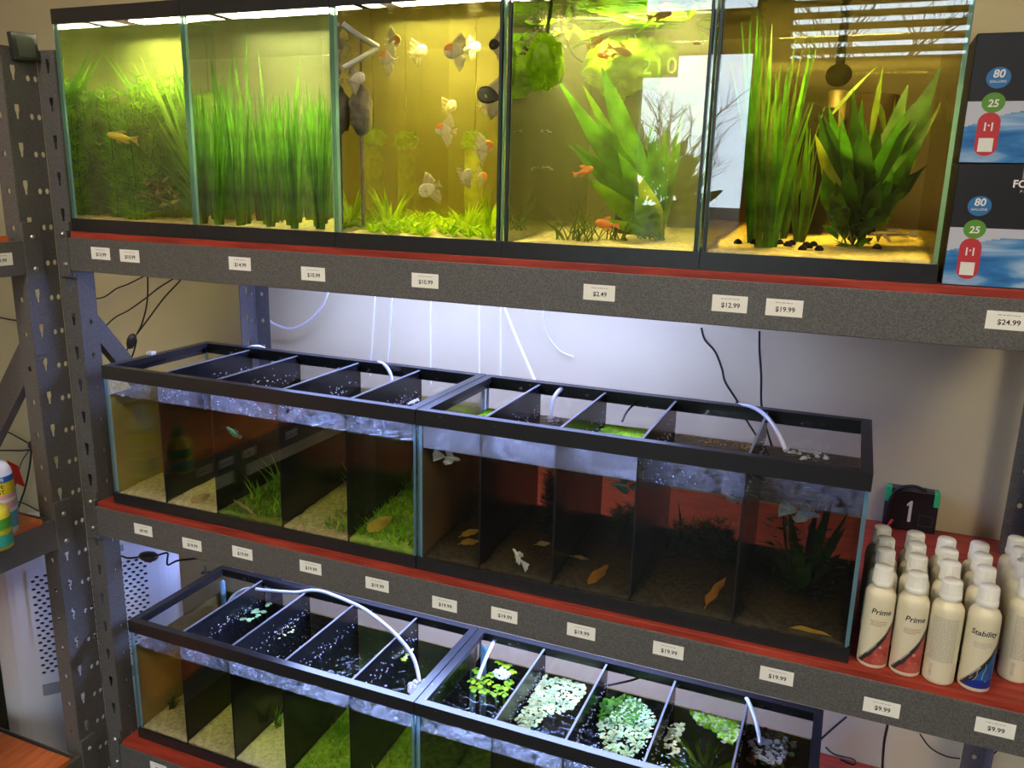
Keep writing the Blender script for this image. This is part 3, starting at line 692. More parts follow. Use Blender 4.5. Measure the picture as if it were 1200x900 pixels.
# mossy filters at the back right of tank 2, and the glass shelf of light behind
def moss_sponge(label, c, r, h, mats, mossr, name='sponge_filter', moss_h=None):
    """sponge column capped with a moss ball"""
    t = thing(name, label, 'filter', c)
    m = MB(); m.lathe([(r*.9, 0), (r, .2), (r*1.02, h*.5), (r, h-.3), (r*.8, h)], c, 18); m.build('sponge', mats[0], t)
    mo = MB(); hc = Vector(c)+Vector((0, 0, h+(moss_h or mossr*.5)))
    mo.blob(hc, mossr, mossr*.9, mossr*.75, .25, 1.6, 0, 4, hash(label) % 50)
    for k in range(420):
        v = Vector((rnd(-1, 1), rnd(-1, 1), rnd(-1, 1))).normalized()
        mo.blade(hc+Vector((v.x*mossr*.95, v.y*mossr*.85, v.z*mossr*.72)), v+Vector((0, 0, .3)), rnd(.2, .5), .09, seg=2, droop=.4)
    mo.build('moss', mats[1], t)
    tb = MB(); tb.tube([Vector(c)+Vector((0, 0, h)), Vector(c)+Vector((0.1, 0, h+mossr*2.2)), Vector(c)+Vector((.1, .1, max(h+mossr*2.2+1, ZT+16.2-c[2])))], .05, 6); tb.build('air_line', G['stem'], t)
    return t
SP_BLK = mat('black_sponge', (0.02, 0.022, 0.014), 0.95, var=.4, scale=200, bump=.6, bscale=220)
SP_OLV = mat('algae_covered_sponge', (0.16, 0.20, 0.02), 0.95, var=.4, scale=60, bump=.6, bscale=220)
moss_sponge('pale sponge filter with glowing yellow-green moss at the back of the ribbon grass tank', (x1-2.4, 13.2, ZB+.7), 1.6, 8.0, [SP_OLV, G['lime']], 2.1)

# ---- tank 3: grass carpet, angelfish, mossy filters
x0, x1, y0, y1 = top_in(2)
for j in range(7):
    for i in range(10):
        x = x0+.6+i*1.2+rnd(-.4, .4); y = .9+j*1.7+rnd(-.5, .5)
        if x > x1-.5: continue
        mb = MB()
        for k in range(13):
            a = rnd(0, 2*PI); up = rnd(.4, 1.6)
            mb.blade((x, y, ZB+.3+.05*y), (math.cos(a), math.sin(a), up), rnd(.8, 2.0), .19, droop=rnd(.4, 1.1), seg=5, mi=random.choice([0, 0, 1]), prof=lance_prof)
        setp(mb.build('grass_plant', [G['lime'], G['bright']], origin=(x, y, ZB+.3)), 'small bright green grassy rosette in the angelfish tank\'s carpet', 'plant', 'grass carpet of the angelfish tank')
for (px, lb) in [((415, 208), 'taller pointed blade plant at the left of the grass carpet'), ((452, 205), 'taller blade plant in the middle left of the grass carpet'), ((547, 215), 'tallest clump of lit blades at the right of the grass carpet'), ((573, 222), 'blade clump against the right glass of the angelfish tank')]:
    p = at(px[0], 255, 4.0); p.z = ZB+.45; mb = MB()
    for k in range(9): mb.blade(p, (rnd(-.5, .5), rnd(-.4, .4), 1), rnd(2.0, 3.8), .36, droop=rnd(.2, .8), seg=6, prof=lance_prof, mi=0)
    setp(mb.build('blade_plant', [G['lime']], origin=p), lb, 'plant')
moss_sponge('narrow sponge filter with bright moss at the back left of the angelfish tank', (x0+3.2, 15.4, ZB+.9), .8, 6.0, [SP_OLV, G['bright']], 1.0)
moss_sponge('tall sponge filter with bright moss near the centre back of the angelfish tank', (x0+6.4, 15.4, ZB+.9), .8, 6.2, [SP_OLV, G['bright']], 1.0)
for (pts, lb, nm) in [([at(399, 28, .7), at(418, 42, 1.6), at(440, 55, 3.0)], 'clear glass pipe sloping down at the top left of the angelfish tank', 'glass_pipe'), ([at(397, 80, .6), at(415, 70, 1.5), at(437, 58, 2.9)], 'lower white pipe slanting up at the left of the angelfish tank', 'spray_pipe')]:
    mb = MB(); mb.tube(pts, .2, 10, smooth_path=3); setp(mb.build(nm, M['tube']), lb, 'pipe')
mb = MB(); c = at(411, 130, 1.7)
mb.blob(c, .8, .7, 1.7, .3, 1.0, 0, 3, 2); mb.tube([c+Vector((0, 0, 2)), c+Vector((.1, 0, 5.0))], .07, 6)
mb.lathe([(.12, 0), (.12, c.z-ZB-2.4)], (c.x, c.y, ZB+.9), 8)
setp(mb.build('filter_sponge', mat('grey_brown_sponge', (0.12, 0.10, 0.07), .95, var=.4, scale=80), origin=(c.x, c.y, ZB+.9)), 'grey-brown sponge standing by the left glass of the angelfish tank', 'filter')

# ---- tank 4
x0, x1, y0, y1 = top_in(3)
p = at(752, 120, 10.5)
t4 = thing('sponge_filter', 'dark sponge filter column crowned with a big bright green moss ball', 'filter', (p.x, 10.5, ZB+.6))
MB().lathe([(1.35, 0), (1.5, .3), (1.45, 5), (1.3, 9.6), (.7, 10.2)], ORG[t4.name], 20).build('sponge', SP_BLK, t4)
mo = MB(); hc = at(733, 78, 10.0)
mo.blob(hc, 2.9, 2.3, 1.9, .25, 1.4, 0, 4, 11); mo.blob(at(765, 62, 10.5), 1.7, 1.5, 1.0, .3, 1.4, 0, 3, 5)
for k in range(700):
    v = Vector((rnd(-1, 1), rnd(-1, 1), rnd(-1, 1))).normalized(); mo.blade(hc+Vector((v.x*2.8, v.y*2.2, v.z*1.85)), v+Vector((0, 0, .3)), rnd(.2, .55), .09, seg=2, droop=.4)
mo.build('moss', G['lime'], t4)
c2 = Vector((38.8, 1.75, at(618, 74, 1.75).z)); t5 = thing('moss_ball', 'bright green moss clump against the left glass of the fourth tank', 'moss', c2-Vector((0, 0, 2)))
mo = MB(); mo.blob(c2, 1.15, 1.1, 1.7, .25, 1.4, 0, 4, 21)
for k in range(400):
    v = Vector((rnd(-1, 1), rnd(-1, 1), rnd(-1, 1))).normalized(); mo.blade(c2+Vector((v.x*1.1, v.y*1.0, v.z*1.6)), v, rnd(.15, .35), .09, seg=2, droop=.4)
mo.build('moss', G['lime'], t5)
mo = MB(); mo.tube([c2+Vector((0, 0, 1.5)), c2+Vector((.4, .2, 4.5))], .12, 6); mo.build('stem', G['olive'], t5)
mb = MB(); base = at(778, 245, 6.0); base.z = ZB+.6
for (px, py, w, Y, m) in [(655, 97, 1.5, 4.0, 0), (676, 170, 1.1, 3.6, 0), (706, 82, 2.4, 5.0, 0), (684, 102, 1.3, 5.5, 1), (690, 210, 1.5, 3.2, 1), (668, 172, 1.1, 4.2, 0), (745, 230, 1.5, 3.0, 1), (700, 140, 1.9, 4.6, 0), (762, 140, 1.8, 6.5, 0), (780, 150, 1.6, 7, 1), (725, 180, 1.7, 3.8, 0), (748, 205, 1.3, 3.2, 2), (800, 130, 1.4, 8, 1), (710, 258, .9, 3, 1)]:
    leaf_to(mb, base+Vector((rnd(-.4, .2), rnd(-.3, .3), 0)), at(px, py, Y), w, (0.55, -0.5, .75), sword_prof, m, 0.10, 12, wav=.08)
setp(mb.build('sword_plant', [G['mid'], G['bright'], G['yellow']], origin=base), 'broad-leaved sword plant slanting left in front of the dark filter column', 'plant')
mb = MB()
for k in range(26):
    c = at(rnd(700, 825), rnd(2, 22), rnd(4, 11)); c.z = ZT+15.4+rnd(-.15, .1)
    mb.blade(c, (rnd(-1, 1), rnd(-1, 1), -.05), rnd(2.2, 4.5), rnd(.6, 1.1), (0, 1, .2), seg=5, prof=lance_prof, mi=random.choice([0, 1]))
setp(mb.build('reflected_leaf_mat', [G['mid'], G['bright']]), 'sword plant reflections modelled as long leaves at the surface, right of the fourth tank', 'plant')  # mirror image of the sword plant in the surface, modelled as leaves
mb = MB(); cc = at(612, 10, 8)
for k in range(12):
    mb.blade((cc.x+rnd(-1.2, 1.2), cc.y+rnd(-3, 3), ZT+15.2+rnd(-.6, .2)), (rnd(-1, 1), rnd(-1, 1), rnd(-.6, 0)), rnd(.8, 1.8), .5, seg=4, prof=lance_prof)
setp(mb.build('reflected_leaf_mat', [G['bright']]), 'leaf reflections modelled as small leaves at the surface, left corner of the fourth tank', 'plant')  # surface reflection in the left corner, also modelled as leaves
for n, (px, py, Y, h, lb) in enumerate([(665, 268, 3.0, 2.6, 'thin grass tuft at the left of the fourth tank\'s sand'), (690, 270, 2.5, 2.2, 'thin grass tuft in the middle of the fourth tank\'s sand'), (722, 268, 4, 2.6, 'thin grass tuft below the sword plant leaves'), (760, 265, 6, 3.0, 'grass tuft at the foot of the dark filter column'), (680, 255, 8, 3.8, 'tallest thin grass tuft behind the others in the fourth tank')]):
    p = at(px, py, Y); p.z = ZB+.5; mb = MB()
    for k in range(22): mb.blade(p+Vector((rnd(-.8, .8), rnd(-.6, .6), 0)), (rnd(-.8, .8), rnd(-.5, .5), 1), rnd(.5, 1)*h, .10, droop=rnd(.3, 1), seg=5)
    setp(mb.build('grass_tuft', [G['olive']], origin=p), lb, 'plant')
mb = MB(); mb.tube([at(668, 20, 14), at(676, 50, 14.5), at(672, 66, 15), at(660, 74, 15)], .09, 6)
setp(mb.build('heater_cable', M['cord']), 'thin dark cable hanging at the back of the fourth tank', 'cable')

# ---- tank 5
x0, x1, y0, y1 = top_in(4)
for n, (px, Y, h, k, w, lb) in enumerate([(868, 2.0, 15, 17, .32, 'tall ribbon plant against the left glass of the amber tank'), (884, 4.5, 14.2, 16, .32, 'tall ribbon plant second from the left glass of the amber tank'), (905, 3.0, 13, 12, .28, 'loose tall ribbon plant with crossing blades in the amber tank'), (915, 7.5, 10.5, 14, .26, 'shorter ribbon plant before the dark hollow log in the amber tank'), (938, 6.5, 8.5, 12, .26, 'thin ribbon plant nearest the bushy plant in the amber tank')]):
    p = at(px, 270, Y); p.x = max(p.x, x0+.5); p.z = ZB+.7
    vallis(lb, p, k, h*.55, h, w, [G['olive'], G['mid'], G['deep'], G['olive']], .20+.06*(n > 1), None, 'ribbon_plant', 1.0)
mb = MB(); base = at(1003, 268, 5.5); base.z = ZB+.8
for (px, py, w, Y, m) in [(1101, 84, 2.3, 6.5, 0), (1063, 103, 1.8, 7.5, 0), (1090, 140, 1.6, 5.5, 0), (1078, 165, 1.5, 4.5, 1), (960, 135, 1.3, 4.0, 0), (972, 128, 1.2, 4.5, 1), (985, 150, 1.5, 4, 0), (1010, 120, 1.2, 6, 1), (1000, 105, 1.0, 5, 0), (1030, 150, 1.7, 5, 0), (1050, 150, 1.8, 6.5, 0), (965, 200, 1.5, 3.5, 1), (980, 215, 1.4, 3.5, 0), (1045, 200, 1.6, 4, 1), (1062, 190, 1.8, 5, 0), (1085, 195, 1.4, 6, 0), (1020, 180, 1.5, 3.6, 0), (1005, 160, 1.5, 3.6, 0), (956, 160, 1.1, 3.5, 2), (1030, 215, 1.3, 3.4, 0), (995, 200, 1.4, 3.2, 1), (1068, 125, 1.6, 6, 0)]:
    leaf_to(mb, base+Vector((rnd(-.5, .5), rnd(-.4, .4), rnd(0, .6))), at(px, py, Y), w, (0.8, -0.5, .25), sword_prof, m, 0.05, 11, wav=.25)
for k in range(34):
    leaf_to(mb, base+Vector((rnd(-.9, .9), rnd(-.8, .8), rnd(0, 1.2))), at(rnd(958, 1075), rnd(125, 238), rnd(2.6, 6.5)), rnd(.7, 1.3), (0.8, -0.5, .25), sword_prof, random.choice([0, 1, 1]), .08, 8, wav=.35)
for k in range(60):
    a = rnd(0, 2*PI); mb.blade(base+Vector((rnd(-1.2, 1.2), rnd(-.8, .8), rnd(0, 3))), (math.cos(a), math.sin(a)*.6, rnd(.1, 1)), rnd(.6, 1.6), .35, droop=.5, seg=4, prof=lance_prof, mi=random.choice([0, 1]))
setp(mb.build('sword_plant', [G['dark'], G['deep'], G['yellow']], origin=base), 'dark bushy broad-leaved plant in the centre of the amber tank', 'plant')
mb = MB()
for (a, b, w) in [((985, 140, 8), (1043, 78, 8), .3), ((1035, 165, 9), (1050, 78, 9), .45), ((1050, 215, 8), (1025, 262, 7), .25), ((1045, 120, 9), (1052, 160, 9), .4)]:
    p = at(*a); q = at(*b); leaf_to(mb, p, q, w, (1, -.5, .2), lance_prof, 0, .15)
b0_ = at(1046, 262, 8.5); b0_.z = ZB+.9
for k in range(6): mb.blade(b0_, (rnd(-.1, .3), rnd(-.2, .2), 1), rnd(4, 10), .34, (1, -.4, 0), droop=rnd(.1, .7), seg=8, prof=lance_prof)
setp(mb.build('ribbon_plant', [G['olive']], origin=b0_), 'arching thin blades behind the bushy plant at the right of the amber tank', 'plant')
HOL = mat('dark_hollow_wood', (0.005, 0.003, 0.002), .95, spec=.1, var=.5, scale=30, bump=.5, bscale=60)
p = at(950, 208, 11.0); c = Vector((p.x-.3, 11.0, ZB+1.2)); mb = MB()
mb.lathe([(.0, 0), (1.4, .05), (1.7, 1.2), (1.75, 6.2), (1.6, 8.2), (1.35, 8.0), (1.3, 5.0)], c, 20, smooth=True)
mb.blob(c+Vector((-.3, -.4, 7.6)), 1.5, 1.2, .9, .3, 1.2, 0, 3, 8)
setp(mb.build('hollow_log', HOL, origin=c), 'black upright hollow log half hidden behind the ribbon plants in the amber tank', 'log')
p = at(1027, 112, 12.5); c = Vector((p.x, 12.5, ZB+1.3)); mb = MB()
mb.lathe([(1.45, 0), (1.6, .2), (1.6, p.z-c.z-.2), (1.45, p.z-c.z), (1.25, p.z-c.z-.1), (1.25, p.z-c.z-2.2), (0.0, p.z-c.z-2.3)], c, 22)
setp(mb.build('filter_cylinder', mat('brown_filter_plastic', (0.014, 0.006, 0.004), .7, spec=.1, var=.3, scale=20), origin=c), 'dark brown upright cylinder behind the bushy plant in the amber tank', 'filter')
c = at(982, 108, 12.5); t = thing('lift_tube', 'pale lift tube with a dark ball float on top in the amber tank', 'filter', (c.x, 12.5, ZB+1.2))
MB().lathe([(.62, 0), (.62, c.z-ZB-1.2), (.5, c.z-ZB-1.1)], (c.x, 12.5, ZB+1.2), 16).build('tube', mat('yellowed_tube', (0.17, 0.13, 0.06), .4, trans=.3), t)
b = at(983, 88, 12.5); MB().blob(b, .85, .85, .75, .05, 1, 0, 3).build('float', HOL, t)
MB().tube([b+Vector((0, 0, .5)), b+Vector((0, 0, 3.2))], .3, 10, smooth_path=0).build('collar', mat('dark_collar', (.06, .04, .02), .5), t)
rs = random.Random(5)
for k, (px, py) in enumerate([(865, 281), (884, 284), (901, 263), (929, 272), (945, 287), (915, 270), (943, 267), (950, 265), (1028, 289), (925, 268), (958, 243), (966, 236)]):
    Y = rs.uniform(1.2, 3.5); p = at(px, py, Y); p.z = ZB+.62+.07*Y
    mb = MB(); mb.lathe([(0, 0), (.2, .02), (.22, .12), (.12, .28), (0, .34)], p, 10, sx=1.2)
    setp(mb.build('pond_snail', HOL, origin=p), 'tiny dark snail on the amber sand of the right end tank', 'snail', 'snails on the amber tank sand')

# ================================================================== fish
def fish(name, label, cat, pos, L, heading, pitch, mats, hr=.34, wr=.16, tail=(.28, .5), dorsal=(.35, .75, .25), anal=(.5, .8, .2), group=None, flow=1.0, head=.0, roll=0.0, tail_fork=.2, sail=False):
    """one continuous mesh, nose towards +x before turning; mats: body, fins, head patch"""
    mb = MB(); n = 14; R = 10; vs = []; fs = []; ms = []
    def hh(t): return L*hr*.5*max(.06, (math.sin(PI*min(1, t*.96+.02)**.72))**.8*(1 if t < .75 else 1-.35*(t-.75)/.25))
    for i in range(n+1):
        t = i/n; x = L*(.5-t); h = hh(t)
        if t > .78: h = max(h, L*hr*.13)
        if i == 0: h = L*.012
        w = max(L*.01, L*wr*.5*math.sin(PI*min(1, (t*.9+.04)))**.7*(1-.5*t))
        for k in range(R):
            a = 2*PI*k/R; vs.append((x, w*math.cos(a), h*math.sin(a)))
    for i in range(n):
        for k in range(R):
            q = (k+1) % R; fs.append((i*R+k, i*R+q, (i+1)*R+q, (i+1)*R+k)); ms.append(2 if (i/n < head and len(mats) > 2 and (k < 6)) else 0)
    fs += [tuple(range(R)), tuple(n*R+k for k in range(R-1, -1, -1))]; ms += [0, 0]
    mb.add(vs, fs, ms, True)
    def fin(pts_root, pts_tip, mi=1, k=8):
        """ruffled fin sheet with a little thickness between a root line and a tip line"""
        A = catmull(pts_root, 6); B = catmull(pts_tip, 6); m = min(len(A), len(B)); v = []; f = []
        for s_ in (1, -1):
            for i in range(m):
                for j in range(4):
                    t = j/3; p = A[i].lerp(B[i], t); rip = .03*L*flow*t*math.sin(i*1.3+j)
                    v.append((p.x, p.y+rip+s_*.012*L*(1-t*.8), p.z))
        for s_ in range(2):
            o = s_*m*4
            for i in range(m-1):
                for j in range(3):
                    a = o+i*4+j; q = (a, a+1, a+5, a+4); f.append(q if s_ == 0 else q[::-1])
        for i in range(m-1):
            a = i*4+3; b = m*4+a; f.append((a, b, b+4, a+4))
        mb.add(v, f, mi, True)
    V = Vector; tl, th = tail[0]*L, tail[1]*L; x0 = -.5*L
    fin([V((x0+.02*L, 0, .06*L)), V((x0+.02*L, 0, 0)), V((x0+.02*L, 0, -.06*L))], [V((x0-tl, 0, th*.5)), V((x0-tl*(1-tail_fork), 0, 0)), V((x0-tl, 0, -th*.5))])
    for (a, b, hgt), s_ in ((dorsal, 1), (anal, -1)):
        if hgt <= 0: continue
        r0 = V((L*(.5-a), 0, s_*hh(a)*.9)); r1 = V((L*(.5-b), 0, s_*hh(b)*.9)); rm = (r0+r1)/2
        fin([r0, rm, r1], [r0+V((-.42*L, 0, s_*hgt*L)), rm+V((-.36*L, 0, s_*hgt*L*.72)), r1+V((-.22*L, 0, s_*hgt*L*.22))] if sail else [r0+V((-.10*L, 0, s_*hgt*L*.55)), rm+V((-.22*L, 0, s_*hgt*L)), r1+V((-.16*L, 0, s_*hgt*L*.75))])
    for s_ in (1, -1):
        mb.blade((L*.18, s_*L*wr*.42, -.02*L), (-.7, s_*.5, -.35), L*.24, L*.13, (0, .2, 1), seg=3, mi=1, prof=lance_prof)
        mb.blade((L*.10, s_*L*wr*.25, -hh(.4)*.8), (-.6, s_*.12, -.8), L*(.22 if hr < .5 else .5), L*.06, (1, 0, 0), seg=3, mi=1, prof=lance_prof)
        mb.blob((L*.37, s_*L*wr*.30, L*hr*.05), L*.028, L*.02, L*.028, 0, 1, len(mats)-1 if len(mats) > 3 else 1, 1)
    me = mb.mesh(name, (0, 0, 0)); o = link_mesh(name, me, mats, None, pos)
    o.rotation_mode = 'XYZ'; o.rotation_euler = (roll, -pitch, heading); setp(o, label, cat, group); return o
F_SIL = mat('silver_fish_skin', (0.42, 0.35, 0.23), .35, spec=.6, col2=(0.85, 0.79, 0.62), scale=110, stretch=(1, .05, .05)); F_FIN = mat('pale_fin', (0.70, 0.64, 0.46), .5, trans=.5)
F_ORG = mat('orange_fish_skin', (0.80, 0.24, 0.02), .4); F_BLK = mat('black_fish_skin', (0.02, 0.018, 0.016), .4); F_EYE = mat('fish_eye', (.02, .02, .02), .1)
F_BFIN = mat('smoky_fin', (0.48, 0.41, 0.27), .5, trans=.3)
ang = [(462, 48, 4, 2.0, 0, 1, 'o', 'orange-headed angelfish highest at the left of the tank'), (453, 68, 3, 2.2, .4, -1, 'o', 'orange-headed angelfish with trailing fins just below the highest one'), (492, 60, 6, 1.9, .5, 1, 's', 'grey angelfish second from left in the upper row'),
       (532, 60, 3, 2.3, .1, -1, 'o', 'orange-backed angelfish at the top centre of the tank'), (556, 55, 8, 1.6, .2, 1, 's', 'small grey angelfish at the right end of the upper row'), (580, 52, 2, 1.6, .1, -1, 'k', 'dark angelfish cut by the right glass near the surface'), (573, 112, 2, 2.6, .4, -1, 'k', 'large black angelfish at the right glass'),
       (570, 122, 5, 1.5, .6, 1, 'o', 'small orange-faced angelfish beside the black one'), (528, 125, 7, 1.8, .9, 1, 's', 'brownish angelfish pointing up in the middle of the tank'), (520, 152, 3, 2.0, .2, -1, 'o', 'angelfish with an orange face and white body at mid height'), (569, 172, 3, 1.9, .3, 1, 'o', 'orange and white angelfish right of centre above the grass'),
       (547, 205, 3.5, 1.6, 1.2, 1, 's', 'white angelfish diving nose up above the right grass'), (565, 207, 5, 1.5, .1, 1, 'o', 'small orange angelfish low by the right glass'), (501, 222, 3, 2.2, -.7, -1, 's', 'pale angelfish nosing down into the grass'), (418, 92, 1.2, 1.9, .3, 1, 's', 'dusky angelfish in front of the grey-brown sponge')]
for (px, py, Y, L, pt, dr_, kind, lb) in ang:
    b = {'o': [F_SIL, F_FIN, F_ORG, F_EYE], 's': [F_SIL, F_BFIN, F_SIL, F_EYE], 'k': [F_BLK, F_BFIN, F_BLK, F_EYE]}[kind]
    fish('angelfish', lb, 'fish', at(px, py, Y), L*.62, (0 if dr_ > 0 else PI)+rnd(-.35, .35), pt*.6, b, .72, .18, (.28, .42), (.34, .85, .55), (.40, .85, .60), None, 1, .36, sail=True)
# fry and platies in tank 4
F_FRY = mat('brown_fry_skin', (0.16, 0.10, 0.02), .45); F_GOLD = mat('golden_fish_skin', (0.55, 0.33, 0.04), .4)
fry = [(604, 29, 6), (616, 27, 5), (630, 35, 5), (641, 36, 7), (617, 55, 8), (635, 57, 4), (640, 62, 4), (648, 66, 4), (654, 68, 4), (660, 20, 6), (642, 155, 4), (632, 198, 6), (817, 51, 4), (602, 6, 6), (632, 5, 6), (640, 6, 6)]
for k, (px, py, Y) in enumerate(fry):
    fish('guppy_fry', 'tiny brown fry swimming in the fourth tank', 'fish', at(px, py, Y), rnd(.5, .75), rnd(0, 2*PI), rnd(-.6, .6), [F_FRY, F_FIN], .36, .2, (.35, .35), (.4, .6, .15), (.55, .75, .1), 'fry in the fourth tank')
for (px, py, Y, L, hd, pt, m, lb) in [(700, 48, 3, 1.0, .3, .5, F_GOLD, 'golden-brown fish just left of the big moss ball'), (708, 65, 3, .9, PI, .1, F_ORG, 'small orange fish in front of the big moss ball'), (729, 60, 3, 1.3, .2, -.3, F_GOLD, 'olive-gold fish in front of the moss ball\'s centre'), (686, 200, 2.5, 1.1, .2, .35, F_ORG, 'orange-red fish among the sword leaves at mid height'), (709, 262, 2, 1.3, PI, .1, F_ORG, 'bright orange fish just above the sand of the fourth tank'), (776, 17, 4, 1.2, .2, .2, F_ORG, 'orange fish at the surface below the floating leaves')]:
    fish('platy', lb, 'fish', at(px, py, Y), L, hd, pt, [m, m, m], .42, .2, (.3, .4), (.35, .6, .2), (.55, .75, .14))
fish('yellow_fish', 'slim yellow fish before the feathery bush in the left end tank', 'fish', at(140, 160, 0.9), 2.4, PI+.1, .15, [mat('yellow_fish_skin', (.75, .58, .05), .4), mat('yellow_fin', (.7, .55, .08), .5, trans=.5)], .24, .14, (.25, .3), (.3, .6, .12), (.5, .75, .1))
L_ = fish('loach', 'slim black-striped loach resting on the amber sand', 'fish', at(1043, 274, 3.0), 2.2, PI-.2, -.05, [mat('striped_loach_skin', (.10, .05, .02), .5, col2=(.45, .33, .1), scale=160, stretch=(.2, 3, 3)), F_BFIN], .15, .13, (.18, .2), (.4, .55, .08), (.7, .8, .05))
# ================================================================== divided tanks
def cells(x0, x1, divs):
    e = [x0+.36]+[d for d in divs]+[x1-.36]
    return [(e[k]+(.09 if k else .02), e[k+1]-(.09 if k < len(e)-2 else .02)) for k in range(len(e)-1)]
CM1 = cells(0, 30.3, DIVM1); CM2 = cells(30.36, 60.7, DIVM2); CL1 = cells(-.5, 29.7, DIVL1); CL2 = cells(29.76, 60.0, DIVL2)
S_MOSS = sandmat('brown_green_lawn_soil', (0.05, 0.08, 0.015), (0.14, 0.19, 0.03), 60)
S_GRV = sandmat('dull_green_tan_sand', (0.20, 0.18, 0.09), (0.34, 0.31, 0.17))
word5 = ['first', 'second', 'third', 'fourth', 'fifth']
def beds(cl, tank, y0, z, ms, hs, kind):
    for k, (a, b) in enumerate(cl):
        bed('sand_bed', '%s in the %s cell from the left of the %s' % (kind[k], word5[k], tank), 'sand', a, b, y0+.36, y0+11.9, z+.68, hs[k][0], hs[k][1], ms[k], .12, .9, 10, 14, seed=k+len(tank))
beds(CM1, 'middle shelf\'s left tank', .1, ZM, [S_TAN, S_TAN, S_MOSS, S_GRV, S_GRN], [(.3, .9), (.3, 1.0), (.4, 1.2), (.35, 1.4), (.5, 2.0)], ['yellowish sand', 'littered tan sand', 'dark mossy soil', 'pale sand', 'green lawn'])
beds(CM2, 'middle shelf\'s right tank', .1, ZM, [S_BRN]*5, [(.4, 1.2), (.4, 1.0), (.4, 1.2), (.4, 1.0), (.4, 1.0)], ['brown gravel']*5)
beds(CL1, 'bottom shelf\'s left tank', .75, ZL, [S_TAN, S_TAN, S_PALE, S_GRN, S_GRN], [(.4, 1.0), (.4, 1.0), (.4, 1.0), (.5, 1.2), (.5, 1.2)], ['tan sand', 'bare tan sand', 'pale sand', 'green lawn', 'green lawn'])
beds(CL2, 'bottom shelf\'s right tank', .75, ZL, [S_MOSS, S_TAN, S_MOSS, S_TAN, S_YEL], [(.4, .8)]*5, ['dark soil', 'tan sand', 'dark soil', 'tan sand', 'yellow sand'])
def tuft(label, c, n, h, w, mats, spread=.7, name='grass_tuft', group=None, droop=(.2, 1.0)):
    mb = MB()
    for k in range(n):
        mb.blade(Vector(c)+Vector((rnd(-1, 1)*spread, rnd(-1, 1)*spread, 0)), (rnd(-.6, .6), rnd(-.6, .6), 1), rnd(.45, 1)*h, w, droop=rnd(*droop), seg=5, mi=random.randrange(len(mats)))
    return setp(mb.build(name, mats, origin=c), label, 'plant', group)
def lawn(label, a, b, y0, y1, z, n, h, mats, slope=0.0):
    mb = MB()
    for k in range(n):
        y = rnd(y0, y1); mb.blade((rnd(a+.1, b-.1), y, z+slope*(y-y0)), (rnd(-.7, .7), rnd(-.7, .7), 1), rnd(.3, 1)*h, .10, droop=rnd(.2, .9), seg=4, mi=random.randrange(len(mats)))
    return setp(mb.build('lawn_grass', mats), label, 'grass', kind='stuff')
lawn('short green grass over the fifth cell of the middle shelf\'s left tank', CM1[4][0], CM1[4][1], .7, 11.6, ZM+1.2, 900, 1.1, [G['mid'], G['bright']], .13)
lawn('green grass at the back right of the fourth cell of the middle shelf\'s left tank', CM1[3][0]+3.4, CM1[3][1], 1, 11.4, ZM+1.1, 260, 1.2, [G['mid'], G['bright']], .09)
lawn('mossy grass over the third cell of the middle shelf\'s left tank', CM1[2][0]+1.0, CM1[2][1], .7, 11.4, ZM+1.1, 420, 1.2, [G['deep'], G['bright']], .08)
lawn('short green lawn in the fourth cell of the bottom shelf\'s left tank', CL1[3][0]+.4, CL1[3][1], 1.4, 12.4, ZL+1.1, 800, .7, [G['mid'], G['bright']], .06)
lawn('short green lawn in the fifth cell of the bottom shelf\'s left tank', CL1[4][0]+1, CL1[4][1], 1.4, 12.4, ZL+1.1, 500, .9, [G['mid'], G['bright']], .06)
lawn('sparse grass in the third cell of the bottom shelf\'s left tank', CL1[2][0]+3.6, CL1[2][1], 5, 12.4, ZL+1.3, 120, 1.4, [G['mid']], .05)
for (px, py, Y, n, h, w, ms, lb) in [(318, 580, 6, 16, 3.6, .22, ['mid', 'bright'], 'tall pointed grass clump at the right of the third cell, middle left tank'), (300, 590, 4, 8, 2.4, .16, ['mid', 'yellow'], 'arching grass tuft in the third cell, middle left tank'), (398, 600, 8, 16, 3.0, .18, ['mid', 'bright'], 'grass clump at the right of the fourth cell, middle left tank'), (372, 590, 9, 10, 2.0, .16, ['mid'], 'small tuft at the back of the fourth cell, middle left tank'),
                            (410, 630, 1.5, 8, 2.6, .14, ['mid'], 'thin grass against the front glass of the fifth cell, middle left tank'), (470, 575, 9, 14, 3.0, .18, ['mid', 'bright'], 'tall grass clump at the back of the fifth cell, middle left tank'), (440, 590, 10, 8, 2.2, .16, ['bright'], 'arching pale grass tuft at the back of the fifth cell, middle left tank')]:
    p = at(px, py, Y); p.z = ZM+1.0+.09*Y; tuft(lb, p, n, h, w, [G[q] for q in ms])
# almond leaves
A_YEL = leafmat('yellow_dead_leaf', (0.66, 0.42, 0.06), .3, .35); A_ORG = leafmat('orange_dead_leaf', (0.62, 0.25, 0.03), .3, .35); A_TAN = leafmat('tan_dead_leaf', (0.55, 0.38, 0.17), .3, .3)
def dead_leaf(label, a, b, w, m, side=(0, -.5, .85)):
    mb = MB(); a = Vector(a); b = Vector(b)
    mb.blade(a, b-a, (b-a).length, w, side, seg=10, prof=lambda t: max(.03, math.sin(PI*min(1, t**.8))**.75), fold=.12, wav=.12, droop=.1)
    mb.tube([a-(b-a).normalized()*.3, a+(b-a)*.2], .03, 5, smooth_path=0)
    return setp(mb.build('almond_leaf', m, origin=((a+b)/2)), label, 'leaf')
dead_leaf('tan dead leaf slanting on the moss of the third cell, middle left tank', at(277, 588, 0.75), at(302, 605, 0.7), .85, A_TAN)
